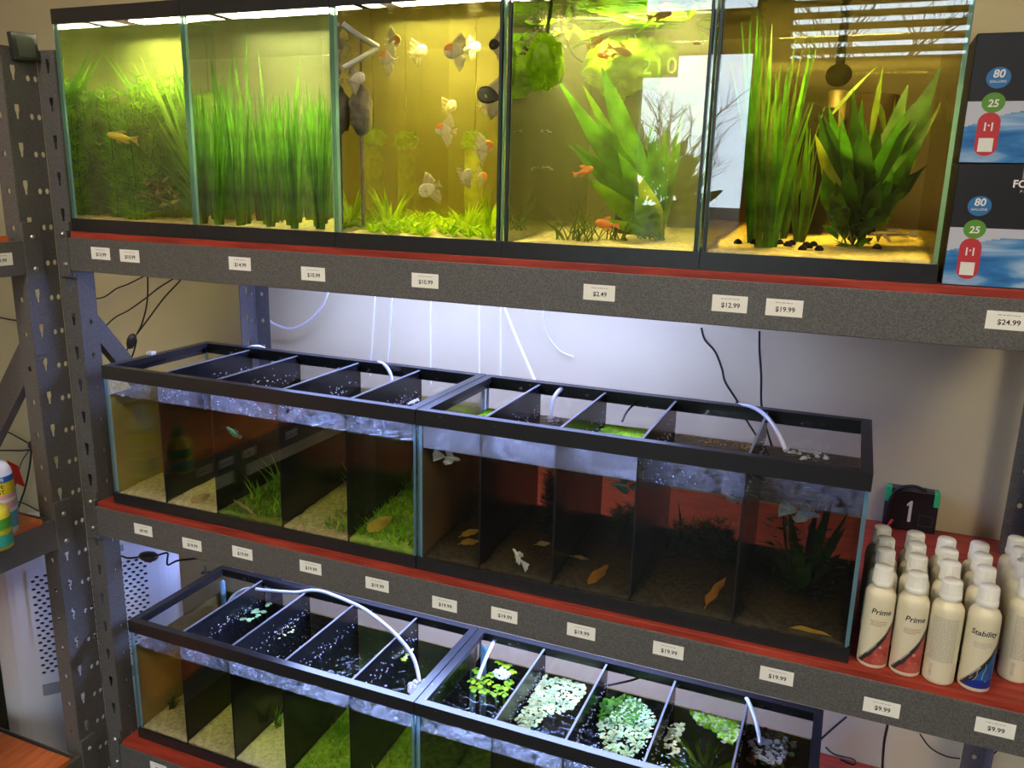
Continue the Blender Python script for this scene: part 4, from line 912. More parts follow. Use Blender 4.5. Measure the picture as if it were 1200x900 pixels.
dead_leaf('brown leaf scrap at the left of the second cell, middle left tank', at(224, 590, 1.0), at(246, 578, 1.5), 1.0, A_TAN)
dead_leaf('yellow pointed leaf lying on the lawn of the fifth cell, middle left tank', at(431, 624, 1.1), at(459, 604, 1.3), 1.3, A_YEL)
dead_leaf('upper of two yellow leaf scraps in the first cell of the middle right tank', at(541, 628, 3), at(562, 620, 3), .7, A_YEL)
dead_leaf('lower of two yellow leaf scraps in the first cell of the middle right tank', at(540, 637, 2.6), at(562, 633, 2.6), .75, A_YEL)
dead_leaf('small tan leaf scrap at the right of the second cell, middle right tank', at(629, 638, 3), at(645, 636, 3), .6, A_TAN)
dead_leaf('orange leaf standing on its tip in the third cell, middle right tank', at(690, 686, 1.2), at(712, 661, 1.2), 1.1, A_ORG)
dead_leaf('bright orange leaf leaning on the front glass of the fourth cell', at(828, 709, 1.0), at(850, 676, 1.2), 1.25, A_ORG)
dead_leaf('long yellow-brown leaf lying in the fifth cell, middle right tank', at(920, 738, 1.0), at(982, 748, 1.0), 1.0, mat('yellow_brown_dead_leaf', (.60, .38, .04), .5, col2=(.50, .20, .02), scale=30, trans=.3), (0, -.3, 1))
dead_leaf('dull brown leaf flat on the gravel of the third cell, middle right tank', at(672, 652, 4), at(690, 655, 4), .5, A_TAN)
# bettas
def bm_(n, b, f): return [mat(n+'_betta_body', b, .35, spec=.6, var=.2, scale=80), mat(n+'_betta_fin', f, .5, trans=.45, var=.25, scale=80), mat(n+'_betta_head', b, .4)]
def betta(label, px, py, Y, L, hd, pt, mats, big=1.0):
    fish('betta_fish', label, 'fish', at(px, py, Y), L, hd, pt, mats, .27, .17, (.62*big, .85*big), (.42, .82, .42*big), (.38, .9, .42*big), None, 1.3, 0, tail_fork=-.15)
WB = bm_('white', (.75, .72, .70), (.85, .84, .88)); betta('white fan-tailed betta near the surface in the first cell, middle right tank', 530, 537, 1.6, 1.25, .15, -.1, WB)
betta('white betta resting low in the second cell, middle right tank', 606, 650, 1.3, 1.15, PI-.5, .5, bm_('cream', (.72, .70, .62), (.80, .80, .76)))
betta('turquoise betta in the third cell of the middle left tank', 271, 505, 2.0, 1.2, PI+.15, .55, bm_('turquoise', (.05, .45, .45), (.08, .30, .32)), .45)
betta('dark green pale-faced betta in the third cell, middle right tank', 735, 570, 2.2, 1.3, PI+.1, .0, bm_('green', (.10, .22, .18), (.05, .16, .12)), .9)
betta('pale lilac betta at the right of the fourth cell, middle right tank', 857, 582, 1.5, 1.1, PI-.2, .2, bm_('lilac', (.65, .62, .68), (.5, .45, .62)), .5)
betta('pale blue betta with ruffled tail in the fifth cell, middle right tank', 947, 602, 2.0, 1.5, .2, -.15, bm_('blue', (.40, .45, .75), (.75, .80, 1.0)), 1.0)
# plants of the brown tank
feathery('dark mossy plant at the back of the second cell, middle right tank', 38.9, 8.2, ZM+1.2, 1.3, 6.3, 22, [G['blackgreen'], G['stem']], 'moss_plant', 20)
feathery('low dark bush at the back of the first cell, middle right tank', 33.6, 8.0, ZM+1.2, 1.3, 3.8, 18, [G['blackgreen'], G['stem']], 'moss_plant', 18)
feathery('low olive bush at the back of the third cell, middle right tank', 45.0, 9.0, ZM+1.2, 1.4, 2.9, 18, [G['dark'], G['stem']], 'moss_plant', 18)
feathery('low green bush at the back of the fourth cell, middle right tank', 50.6, 9.0, ZM+1.2, 2.2, 2.8, 18, [G['dark'], G['stem']], 'moss_plant', 22)
p = at(960, 690, 5); base = Vector((57.2, 6.0, ZM+1.1)); mb = MB()
for (px, py, w, Y) in [(925, 600, .8, 5), (990, 620, .8, 5), (975, 590, .9, 4.5), (940, 640, 1.0, 3.5), (985, 650, .8, 5), (905, 640, .9, 6), (960, 585, .5, 4), (950, 660, 1.1, 3), (915, 680, .9, 4), (985, 700, .8, 4), (995, 600, .5, 6), (890, 660, .8, 7)]:
    leaf_to(mb, base+Vector((rnd(-.4, .4), rnd(-.3, .3), 0)), at(px, py, Y), w, (.8, -.5, .2), sword_prof, random.choice([0, 1, 1]), .08, 8, wav=.15)
for k in range(120): 
    a = rnd(0, 2*PI); mb.blade(base+Vector((rnd(-2.2, 2.2), rnd(-1.5, 1.5), rnd(0, 5.5))), (math.cos(a), math.sin(a), .5), rnd(.5, 1.2), .25, droop=.5, seg=3, prof=lance_prof, mi=random.choice([0, 1]))
mb.tube([base, base+Vector((-1, 0, 3)), base+Vector((-1.6, 0, 6.0))], .09, 6, mi=2); mb.tube([base, base+Vector((.8, 0, 3)), base+Vector((1.1, -.3, 6.6))], .09, 6, mi=2)
setp(mb.build('sword_plant', [G['blackgreen'], G['dark'], G['stem']], origin=base), 'dark leafy plant filling the fifth cell of the middle right tank', 'plant')
for (px, py, Y, n, h, lb) in [(745, 610, 9, 10, 4.0, 'thin stem plant rising at the back of the fourth cell, middle right tank'), (785, 640, 8, 12, 2.4, 'broad green tuft at the back of the fourth cell, middle right tank')]:
    p = at(px, 650, Y); p.z = ZM+1.4; tuft(lb, p, n, h, .3, [G['dark']], .5, 'stem_plant')
# small plant in the first cell of the bottom left tank and its grasses
tuft('small dark star-shaped plant on the sand of the first cell, bottom left tank', (at(201, 827, 4).x, 4.0, ZL+1.3), 14, 1.6, .25, [G['dark']], .25, 'stem_plant')
for (px, Y, n, h, lb, mm) in [(312, 6, 10, 2.6, 'grass tuft at the right of the third cell, bottom left tank', 'mid'), (400, 7, 12, 3.0, 'tall pale grass clump at the right of the fourth cell, bottom left tank', 'bright'), (455, 2.2, 8, 4.2, 'yellow-green upright leaves at the right of the fifth cell, bottom left tank', 'yellow'), (436, 1.6, 7, 2.6, 'pair of grass blades at the front of the fifth cell, bottom left tank', 'bright')]:
    p = at(px, 870, Y); p.z = ZL+1.3; tuft(lb, p, n, h, .3, [G[mm]], .35)
# ---- floating plants
ZS1 = ZL+9.8; ZSM2 = ZM+9.6
def floaters(label, spots, r, mats, name, cat, n=7, z=ZS1, tilt=.25, dome=.05, kind='stuff', lay=1):
    mb = MB()
    for (x, y) in spots:
        for l in range(lay):
            mb.disc((x, y, z+.03+rnd(0, .05)+l*.08), r*rnd(.6, 1.2), n, random.randrange(len(mats)), (rnd(-tilt, tilt), rnd(-tilt, tilt), 1), dome, rnd(.7, 1), rnd(0, 3))
    return setp(mb.build(name, mats), label, cat, kind=kind)
def inside(px, py, poly):
    c = False; j = len(poly)-1
    for i in range(len(poly)):
        if (poly[i][1] > py) != (poly[j][1] > py) and px < (poly[j][0]-poly[i][0])*(py-poly[i][1])/(poly[j][1]-poly[i][1])+poly[i][0]: c = not c
        j = i
    return c
def scatter(poly, z, n, cl, y0, y1):
    """points on the water inside an outline of the patch, kept within its cell"""
    P = [atz(p[0], p[1], z) for p in poly]; Q = [(p.x, p.y) for p in P]; out = []; tries = 0
    xs = [q[0] for q in Q]; ys = [q[1] for q in Q]
    while len(out) < n and tries < n*60:
        tries += 1; x = rnd(min(xs), max(xs)); y = rnd(min(ys), max(ys))
        if inside(x, y, Q) and cl[0]+.1 < x < cl[1]-.1 and y0 < y < y1: out.append((x, y))
    return out
# middle right tank: duckweed
floaters('bright green duckweed floating in the first cell, middle right tank', scatter([(552, 476), (572, 472), (598, 476), (590, 488), (560, 488), (545, 484)], ZSM2, 360, CM2[0], .6, 12), .14, [G['lime'], G['bright']], 'duckweed', 'duckweed', 6, ZSM2)
floaters('thick bright green duckweed mat in the third cell, middle right tank', scatter([(690, 505), (702, 487), (770, 490), (772, 500), (758, 516), (700, 510)], ZSM2, 900, CM2[2], .6, 12), .15, [G['lime'], G['bright']], 'duckweed', 'duckweed', 6, ZSM2)
floaters('sparse yellow duckweed dots on the fourth cell, middle right tank', scatter([(780, 512), (786, 500), (880, 512), (880, 528)], ZSM2, 46, CM2[3], .6, 12), .12, [A_YEL], 'duckweed', 'duckweed', 6, ZSM2)
# bottom right tank
fr_spots = [(553, 799), (563, 803), (573, 800), (583, 806), (556, 808), (568, 811), (580, 814), (592, 806), (590, 815), (562, 795), (575, 792), (597, 800), (586, 776), (594, 781), (600, 788), (553, 785)]
for k, (px, py) in enumerate(fr_spots):
    p = atz(px, py, ZS1); p.x = min(max(p.x, CL2[0][0]+.7), CL2[0][1]-.7); mb = MB()
    for q in range(4):
        a = 2*PI*q/4+rnd(0, .8); d = rnd(.22, .32); mb.disc((p.x+math.cos(a)*d, p.y+math.sin(a)*d, ZS1+.06+rnd(0, .1)), rnd(.18, .27), 10, random.randrange(2), (math.cos(a)*.25, math.sin(a)*.25, 1), .05)
    for q in range(5): mb.tube([(p.x, p.y, ZS1), (p.x+rnd(-.2, .2), p.y+rnd(-.2, .2), ZS1-rnd(.5, 1.5))], .02, 4, mi=1, smooth_path=0)
    setp(mb.build('frogbit', [G['lime'], G['bright']], origin=(p.x, p.y, ZS1)), 'round-leaved frogbit rosette floating in the first cell, bottom right tank', 'plant', 'frogbit in the bottom right tank')
floaters('cream-green crinkled floating fern covering the second cell, bottom right tank', scatter([(600, 845), (613, 822), (622, 805), (640, 797), (668, 792), (690, 795), (682, 815), (668, 832), (640, 838), (628, 850), (615, 856)], ZS1, 620, CL2[1], 1.2, 12.6), .21, [G['pale'], G['pale'], G['frost']], 'floating_fern', 'fern', 7, tilt=.6, lay=1)
floaters('thin line of floating fern along the left divider, second cell, bottom right tank', scatter([(622, 806), (634, 788), (640, 790), (628, 812)], ZS1, 40, CL2[1], 1.2, 12.6), .2, [G['pale']], 'floating_fern', 'fern', 7, tilt=.6)
floaters('frosty pale green floating fern heaped in the third cell, bottom right tank', scatter([(700, 850), (716, 838), (738, 818), (752, 822), (768, 842), (762, 866), (740, 888), (710, 880)], ZS1, 560, CL2[2], 1.2, 12.6), .19, [G['frost'], G['pale'], G['frost']], 'floating_fern', 'fern', 7, tilt=.8)
floaters('deep green floating leaves behind the frosty fern, third cell, bottom right tank', scatter([(695, 832), (705, 820), (735, 815), (755, 830), (740, 850), (705, 850)], ZS1, 260, CL2[2], 1.2, 12.6), .22, [G['deep'], G['mid']], 'floating_leaves', 'plant', 7, tilt=.8)
floaters('lime water sprite fronds massed in the fourth cell, bottom right tank', scatter([(810, 835), (830, 828), (866, 838), (866, 862), (855, 875), (838, 858), (820, 850)], ZS1, 420, CL2[3], 1.2, 12.6), .26, [G['lime'], G['pale'], G['bright']], 'floating_fronds', 'plant', 7, tilt=.9)
floaters('scrap of pale fern along the left divider, fourth cell, bottom right tank', scatter([(775, 880), (782, 850), (800, 848), (790, 890)], ZS1, 60, CL2[3], 1.2, 12.6), .22, [G['pale']], 'floating_fern', 'fern', 7, tilt=.6)
mb = MB(); c = atz(828, 885, ZL+7); base = Vector((min(max(c.x, CL2[3][0]+1), CL2[3][1]-1), c.y, ZL+1.4))
for k in range(70):
    a = rnd(0, 2*PI); mb.blade(base+Vector((rnd(-.6, .6), rnd(-.6, .6), rnd(0, 3))), (math.cos(a)*.55, math.sin(a)*.55, 1), rnd(3, 7.0), .42, droop=rnd(.6, 1.3), seg=6, prof=lance_prof, mi=random.choice([0, 1, 1]))
mb.v = [Vector((min(max(v.x, CL2[3][0]+.05), CL2[3][1]-.05), min(max(v.y, 1.15), 12.8), min(v.z, ZS1-.08))) for v in mb.v]
setp(mb.build('water_sprite', [G['bright'], G['lime']], origin=base), 'bright green water sprite standing in the fourth cell, bottom right tank', 'plant')
M['rootplant'] = leafmat('red_brown_float', (.10, .05, .04), .5, .2)
floaters('dark red-brown floating leaves around the air bubbles, fifth cell, bottom right tank', scatter([(872, 895), (876, 850), (900, 846), (930, 858), (930, 880), (915, 899)], ZS1, 220, CL2[4], 1.2, 12.6), .24, [M['rootplant'], M['rootplant'], G['olive']], 'floating_leaves', 'plant', 7, tilt=.9)
floaters('a few pale floating leaves in the second cell, bottom left tank', scatter([(278, 720), (290, 706), (320, 698), (326, 708), (300, 724), (284, 732)], ZS1, 16, CL1[1], 1.2, 12.6), .3, [G['frost']], 'floating_leaves', 'plant', 8, tilt=.2)
floaters('scattered pale bits floating in the third cell, bottom left tank', scatter([(300, 750), (330, 715), (352, 712), (345, 740), (312, 760)], ZS1, 14, CL1[2], 1.2, 12.6), .14, [G['pale']], 'floating_leaves', 'plant', 6, tilt=.2)
floaters('pale floating bits along the divider of the fifth cell, bottom left tank', scatter([(466, 770), (476, 748), (486, 745), (482, 762), (472, 776)], ZS1, 26, CL1[4], 1.2, 12.6), .2, [G['lime'], G['pale']], 'floating_leaves', 'plant', 7, tilt=.4)
# clusters of bubbles where the air hoses end
BUB = clear('bubble_skin', (.93, .94, .97), 1.33, .02, gain=2.0)
FOAM = mat('white_foam', (.85, .87, .9), .4, trans=.4)
def bubbles(label, px, py, z, n, spread, r=.16, m=None, cl=None):
    p = atz(px, py, z); mb = MB()
    for k in range(n):
        a = rnd(0, 2*PI); d = spread*math.sqrt(random.random()); rr = r*rnd(.4, 1.2); x = p.x+math.cos(a)*d; y = p.y+math.sin(a)*d
        if cl: x = min(max(x, cl[0]+.3), cl[1]-.3)
        y = min(max(y, 1.2), 12.5)
        mb.lathe([(rr, 0), (rr*.87, rr*.5), (rr*.5, rr*.87), (0, rr)], (x, y, z), 8)
    return setp(mb.build('air_bubbles', m or FOAM, origin=(p.x, p.y, z)), label, 'bubbles', kind='stuff')
bubbles('foam of air bubbles under the hose in the fifth cell, bottom left tank', 492, 806, ZS1, 120, 1.1, .18, None, CL1[4])
bubbles('white foam of bubbles in the first cell, bottom right tank', 588, 790, ZS1, 90, .8, .18, None, CL2[0])
bubbles('glassy air bubbles among the red-brown leaves, fifth cell, bottom right tank', 900, 880, ZS1, 80, 1.5, .22, None, CL2[4])
bubbles('air bubbles under the hose in the second cell, middle right tank', 648, 492, ZSM2, 40, .7, .13, None, CM2[1])
bubbles('air bubbles under the hose in the fifth cell, middle right tank', 945, 530, ZSM2, 26, 1.6, .2, None, CM2[4])
bubbles('air bubbles on the water of the third cell, middle left tank', 390, 445, ZM+9.9, 30, 1.0, .15, None, CM1[3])
bubbles('air bubbles on the water of the fifth cell, middle left tank', 478, 470, ZM+9.9, 50, 1.0, .15, None, CM1[4])
# blue corner thermometers / heater tubes seen in the lower tanks
M['bluetube'] = mat('pale_blue_tube', (.28, .55, .68), .2, trans=.4)
for (px, py, lb, cl) in [(262, 705, 'pale blue tube standing in the back left corner of the bottom left tank', CL1[0]), (567, 790, 'pale blue tube standing in the back left corner of the bottom right tank', CL2[0])]:
    x = cl[0]+.5; y = 12.3
    MBt = MB().lathe([(.0, 0), (.28, .1), (.28, 9.6), (.0, 9.8)], (x, y, ZL+1.6), 12); setp(MBt.build('heater_tube', M['bluetube'], origin=(x, y, ZL+1.6)), lb, 'heater')
# ================================================================== price tags
def price_tag(label, x, z, price, group=None, plane='front', w=2.05, h=0.98):
    if plane == 'front': o = (x, -0.5, z)
    else: o = (LX+.15, x, z)
    t = thing('price_tag', label, 'price tag', (o[0], o[1], o[2]-h/2))
    MT = Matrix.Translation(Vector(o)) @ (Matrix.Rotation(PI/2, 4, 'X') if plane == 'front' else Matrix.Rotation(PI/2, 4, 'Z') @ Matrix.Rotation(PI/2, 4, 'X'))
    c = MB(); c.bbox(-w/2, w/2, -h/2, h/2, 0.004, 0.024, .008, seg=1); c.xform(MT); c.build('card', M['paper'], t)
    tm = text_mb(price, .40, .006, bold=.006); tm.xform(MT @ Matrix.Translation((0.06, -.1, .027))); tm.build('price', M['ink'], t)
    ln = MB(); x0 = -.5
    while x0 < .5:
        l = rnd(.06, .2); ln.box(x0, min(x0+l, .55), .27, .31, .024, .029); x0 += l+.05
    ln.xform(MT); ln.build('small_print', M['inkg'], t)
    return t
TOPTAGS = [(1.8, 22.05, '$13.99'), (4.9, 22.02, '$10.99'), (15.8, 22.05, '$14.99'), (22.34, 21.7, '$10.99'), (31.43, 21.82, '$10.99'), (43.72, 21.89, '$2.49'), (51.73, 21.81, '$12.99'), (54.82, 21.81, '$19.99'), (66.08, 22.02, '$24.99')]
lbs = ['white price tag at the far left end of the upper beam', 'second price tag from the left end of the upper beam', 'tag priced $14.99 on the upper beam, under the ribbon grass tank', 'tag priced $10.99 on the upper beam, just left of the angelfish tank joint', 'tag priced $10.99 on the upper beam, under the angelfish tank', 'tag priced $2.49 on the upper beam', 'tag priced $12.99 on the upper beam, under the amber tank', 'tag priced $19.99 on the upper beam beside the $12.99 one', 'tag priced $24.99 at the right end of the upper beam, under the product boxes']
for (x, z, p), lb in zip(TOPTAGS, lbs): price_tag(lb, x, z, p)
MIDTAGS = [(3.78, -1.65, '$9.99'), (9.15, -1.95, '$19.99'), (14.46, -1.66, '$19.99'), (21.17, -1.55, '$19.99'), (27.26, -1.69, '$19.99'), (33.03, -2.02, '$19.99'), (37.83, -1.79, '$19.99'), (43.61, -1.67, '$19.99'), (49.69, -1.57, '$19.99'), (56.63, -1.61, '$19.99'), (62.83, -2.1, '$9.99'), (68.87, -1.71, '$9.99')]
ords = ['first', 'second', 'third', 'fourth', 'fifth', 'sixth', 'seventh', 'eighth', 'ninth', 'tenth', 'eleventh', 'twelfth']
for k, (x, z, p) in enumerate(MIDTAGS):
    price_tag('%s price tag from the left on the middle beam, reading %s' % (ords[k], p), x, z, p) if k < 10 else price_tag(['', '$9.99 tag on the middle beam under the two left front bottles', '$9.99 tag at the right end of the middle beam'][k-9], x, z, p)
price_tag('blank-looking price tag at the left end of the bottom beam', 3.07, -25.9, '$9.99')
price_tag('price tag cut by the photo edge on the sideways rack\'s upper beam', -5.2, 21.6, '$9.99', plane='side')

for k, (y, z) in enumerate(((-14.5, -2.35), (-17.9, -2.5), (-21.7, -2.5), (-29.5, -2.4))):
    price_tag('%s tag from the post along the sideways rack\'s middle beam, mirrored in dark cells' % ords[k], y, z, '$19.99', plane='side')

# ================================================================== bottles of conditioner
P_CREAM = mat('cream_bottle_plastic', (0.74, 0.68, 0.50), .38, spec=.45, var=.02, scale=8)
P_CAP = mat('white_cap_plastic', (0.80, 0.79, 0.74), .42)
P_RED = mat('red_label_print', (0.36, 0.03, 0.022), .45, col2=(.52, .12, .09), scale=55); P_BLU = mat('blue_label_print', (0.015, 0.07, 0.30), .45, col2=(.03, .16, .42), scale=45)
P_DBLU = mat('deep_blue_band', (0.01, 0.03, 0.28), .45); P_DRK = mat('black_label_swoosh', (0.03, 0.024, 0.022), .45); P_GRY = mat('grey_swoosh_line', (0.42, 0.38, 0.34), .5); P_NAVY = mat('dark_navy_print', (.02, .03, .07), .45)
BR = 0.875; BH = 4.75
def wrap(mb_txt, ang0, z, r):       # bend flat lettering (XY plane) around the bottle; ang0 = direction it faces
    for i, v in enumerate(mb_txt.v):
        a = ang0+v.x/r; rr = r+v.z; mb_txt.v[i] = Vector((rr*math.cos(a), rr*math.sin(a), z+v.y))
    return mb_txt
def bottle(kind, label, loc, ang, group=None, detail=True):
    t = thing('conditioner_bottle', label, 'bottle', loc, group); c = Vector(loc)
    def wr(q, a, z, r): return wrap(q, a, z, r).xform(Matrix.Translation(c))
    b = MB(); b.lathe([(BR*.9, 0), (BR*.98, .06), (BR, .16), (BR, BH-.3), (BR*.97, BH), (BR*.85, BH+.22), (BR*.62, BH+.38), (.52, BH+.45), (.50, BH+.62)], c, 32); b.build('body', P_CREAM, t)
    cp = MB(); pr = [(.58, BH+.55), (.60, BH+.60), (.60, BH+.85), (.56, BH+.87), (.545, BH+1.62), (.50, BH+1.70), (0, BH+1.71)]
    cp.lathe(pr, c, 28); 
    for k in range(28):
        a = 2*PI*k/28; cp.tube([c+Vector((.555*math.cos(a), .555*math.sin(a), BH+.92)), c+Vector((.545*math.cos(a), .545*math.sin(a), BH+1.58))], .022, 4, smooth_path=0)
    cp.build('cap', P_CAP, t)
    if not detail: return t
    # label art wrapped on the front: columns run across the visible side
    r = BR+.006; n = 44; mz = 52; A = 1.35; z0, z1 = .28, BH-.42
    vs = []; fs = []; ms = []
    for j in range(mz+1):
        for i in range(n+1):
            a = ang-A+2*A*i/n; vs.append(c+Vector((r*math.cos(a), r*math.sin(a), z0+(z1-z0)*j/mz)))
    def art(u, v):     # u 0..1 left to right, v 0..1 bottom to top
        if kind == 'back': return 0
        s = .06+.52*(1/(1+math.exp(-9*(u-.62)))); s0 = .0
        if u < .13: return 0
        edge = .03+.74*((u-.13)/.87)**1.15
        if v < edge-.115: 
            if kind == 'blue': return 5 if v < .13 else 2
            return 1 if v > .03 else 1
        if v < edge-.02: return 3
        if v < edge+.005: return 4
        return 0
    for j in range(mz):
        for i in range(n):
            k = art((i+.5)/n, (j+.5)/mz); fs.append((j*(n+1)+i, j*(n+1)+i+1, (j+1)*(n+1)+i+1, (j+1)*(n+1)+i)); ms.append(k)
    MB().add(vs, fs, ms, True).build('label', [P_CREAM, P_RED, P_BLU, P_DRK, P_GRY, P_DBLU], t)
    tx = MB(); rt = BR+.012
    if kind == 'back':
        for q in range(27):
            z = BH-.45-q*.105; x = -.72
            while x < .72:
                l = rnd(.05, .17); s = MB().box(x, min(x+l, .76), -.022, .022, 0, .004); tx.merge(wr(s, ang, z, rt)); x += l+.035
        s = MB()
        for q in range(14): s.box(-.55, -.36, -.9+q*.06, -.9+q*.06+rnd(.01, .035), 0, .004)
        tx.merge(wr(s, ang, 1.35, rt))
        s = MB().box(-1.0, 1.0, -.01, .01, 0, .003); tx.merge(wr(s, ang, .45, rt))
        tx.build('small_print', M['inkg'], t)
    else:
        word = 'Prime' if kind == 'red' else 'Stability'
        s = text_mb(word, .50 if kind == 'red' else .46, .006, shear=.18, bold=.008); s.xform(Matrix.Translation((.22 if kind == 'red' else .1, 0, 0)))
        # finer mesh is not needed: letters are small against the curve
        tx.merge(wr(s, ang, BH-.95, rt)); tx.build('product_name', M['ink'], t)
        sm = MB()
        for q in range(4):
            z = BH-1.55-q*.10; x = -.35
            e_ = .62 if q < 3 else .35
            while x < e_:
                l = rnd(.05, .16); s = MB().box(x, min(x+l, e_), -.016, .016, 0, .004); sm.merge(wr(s, ang, z, rt)); x += l+.03
        sm.build('small_print', mat('red_small_print', (.35, .12, .1), .6) if kind == 'red' else M['inkg'], t)
        if kind == 'blue':
            w = MB()
            for pts in ([(-.05, -1.1), (.08, -.75), (.05, -.5), (.2, -.2)], [(.35, -1.0), (.38, -.6), (.5, -.3), (.46, .0)], [(-.3, -1.1), (-.15, -.9)]):
                s = MB().tube([(p[0], p[1], .005) for p in pts], .014, 4, smooth_path=3); w.merge(wr(s, ang, 1.9, rt))
            s = MB().box(-.12, .58, -.05, .05, 0, .004); w.merge(wr(s, ang, .78, rt))
            w.build('white_streaks', mat('pale_label_streak', (.62, .62, .5), .5), t)
        else:
            w = MB(); s = MB().disc((.42, 0, 0), .1, 8, 0, (0, 0, 1)); w.merge(wr(s, ang, 1.5, rt)); s = MB().box(.05, .5, -.03, .03, 0, .004); w.merge(wr(s, ang, .55, rt)); s = MB().box(.2, .62, -.05, .05, 0, .004); w.merge(wr(s, ang, .95, rt)); w.build('pale_marks', mat('pale_red_marks', (.60, .36, .30), .5), t)
    return t
face = math.atan2(-50.6, -8)      # towards the aisle
fronts = [('red', 62.02, .95, .06, 'front left bottle marked Prime with a red swoosh, touching the tank'), ('red', 63.86, .85, .08, 'second front bottle marked Prime with a red swoosh'), ('back', 65.70, .72, .0, 'front bottle turned to show its block of small print'), ('blue', 67.62, .82, .04, 'front bottle marked Stability with a blue swoosh'), ('back', 70.0, 2.9, .35, 'bottle showing small print set back at the right end of the front row')]
for kind, x, y, da, lb in fronts: bottle(kind, lb, (x, y, ZM), face+da)
rows = [(3.3, 0), (5.7, 1), (8.0, 2)]
NM = ['leftmost', 'second from left', 'middle', 'second from right', 'rightmost']
for k in range(5):
    for (dy, r_) in rows:
        x, y = fronts[k][1]+(.10 if k < 4 else .15)+dy*.015, fronts[k][2]+dy*.82
        if k == 0 and r_ == 2: x -= .2
        row = ['second', 'third', 'fourth'][r_]
        bottle('blue' if k in (2, 3) else 'red', 'cream bottle, %s in the %s row back from the shelf edge' % (NM[k], row), (x, y, ZM), face+.2, 'conditioner bottles behind the front row', detail=(r_ == 0))

# ================================================================== product boxes
B_BLK = mat('black_carton', (0.016, 0.015, 0.018), .35, spec=.5); B_WAVE, N, L = newmat('blue_wave_print')
b = N['Principled BSDF']; b.inputs['Roughness'].default_value = .35
tc = N.new('ShaderNodeTexCoord'); mp = N.new('ShaderNodeMapping'); mp.inputs['Scale'].default_value = (6, 6, 22); mp.inputs['Rotation'].default_value = (0, .22, 0)
nz = N.new('ShaderNodeTexNoise'); nz.inputs['Scale'].default_value = 1.4; nz.inputs['Detail'].default_value = 3; nz.inputs['Distortion'].default_value = .6
rp = N.new('ShaderNodeValToRGB'); e = rp.color_ramp.elements; e[0].position = .38; e[0].color = (.012, .10, .34, 1); e[1].position = .66; e[1].color = (.45, .58, .75, 1); q = e.new(.5); q.color = (.05, .22, .52, 1)
L.new(tc.outputs['Object'], mp.inputs['Vector']); L.new(mp.outputs['Vector'], nz.inputs['Vector']); L.new(nz.outputs['Fac'], rp.inputs['Fac']); L.new(rp.outputs['Color'], b.inputs['Base Color'])
B_SKY = mat('pale_grey_print', (.50, .52, .62), .35, var=.06, scale=5)
B_RED = mat('red_badge', (.50, .035, .045), .4); B_GRN = mat('green_badge', (.10, .28, .03), .4); B_BLU = mat('blue_badge', (.03, .16, .40), .4); B_WHT = mat('white_badge_print', (.75, .75, .72), .5); B_PNK = mat('pink_grey_print', (.42, .25, .28), .5)
def product_box(label, x0, z0, w=8.5, h=6.35, d=10, y0=0.05, sx=0.0):
    t = thing('product_box', label, 'box', (x0+w/2, y0+d/2, z0)); 
    c = MB(); c.bbox(x0, x0+w, y0, y0+d, z0, z0+h, .05, seg=1); c.build('carton', B_BLK, t)
    # lower printed half with a slanting pale sky and blue water
    f = MB(); nx, nv = 150, 44; hz = h*.475; vs = []; fs = []; ms = []
    for j in range(nv+1):
        for i in range(nx+1): vs.append((x0+.03+(w-.06)*i/nx, y0-.006, z0+.05+hz*j/nv))
    for j in range(nv):
        for i in range(nx):
            u, v = (i+.5)/nx*w, (j+.5)/nv; lim = .62+.10*math.sin(u*.8-.4)+.045*u
            fs.append((j*(nx+1)+i, j*(nx+1)+i+1, (j+1)*(nx+1)+i+1, (j+1)*(nx+1)+i)); ms.append(0 if v < min(.9, lim) else 1)
    f.add(vs, fs, ms); f.build('wave_print', [B_WAVE, B_SKY], t)
    def put(mb, u, v, m, nm): mb.xform(facing_front((x0+u, y0-.012, z0+v))); mb.build(nm, m, t)
    def rr(wd, hg, r):
        pts = []
        for (cx_, cy_, a0) in ((wd/2-r, hg/2-r, 0), (-wd/2+r, hg/2-r, PI/2), (-wd/2+r, -hg/2+r, PI), (wd/2-r, -hg/2+r, 1.5*PI)):
            for k in range(9): a = a0+k*PI/16; pts.append((cx_+r*math.cos(a), cy_+r*math.sin(a)))
        return holed_plate(pts, [], .006)
    U = 1.2
    for (v, rad, m, nm) in ((4.2, .54, B_BLU, 'blue_badge'), (3.0, .52, B_GRN, 'green_badge')):
        put(holed_plate([(rad*1.03*math.cos(2*PI*k/28), rad*.95*math.sin(2*PI*k/28)) for k in range(28)], [], .006), U-.0*v+(.06 if v > 4 else 0), v, m, nm)
    def tt(s, size, u, v, **kw):
        q = text_mb(s, size, .006, **kw); q.xform(facing_front((x0+u, y0-.022, z0+v))); q.build('lettering', B_WHT, t)
    tt('80', .54, U+.06, 4.38, bold=.012, shear=.1); tt('GALLONS', .17, U+.06, 4.02); tt('25', .50, U, 2.95, bold=.012, shear=.1)
    put(rr(1.05, 2.15, .5), U-.06, 1.45, B_RED, 'red_badge')
    tt('1', .58, U-.22, 1.80, bold=.01); tt('·', .58, U-.06, 1.86, bold=.01); tt('1', .58, U+.10, 1.80, bold=.01)
    tt('FORZA', .52, U+2.25, 5.35, bold=.014); tt('P O W E R', .2, U+2.25, 4.98)
    put(MB().box(-.34, .34, -.34, .34, 0, .006), U-.08, .92, B_WHT, 'blank_patch')
    ic = MB()
    for k in range(6): ic.merge(MB().box(-.4+k*.14, -.32+k*.14, -.3, .35, 0, .006))
    put(ic, U+2.2, 5.92, B_PNK, 'striped_emblem')
    return t
product_box('lower black and blue product box at the right end of the upper shelf', 62.75, ZT+.012)
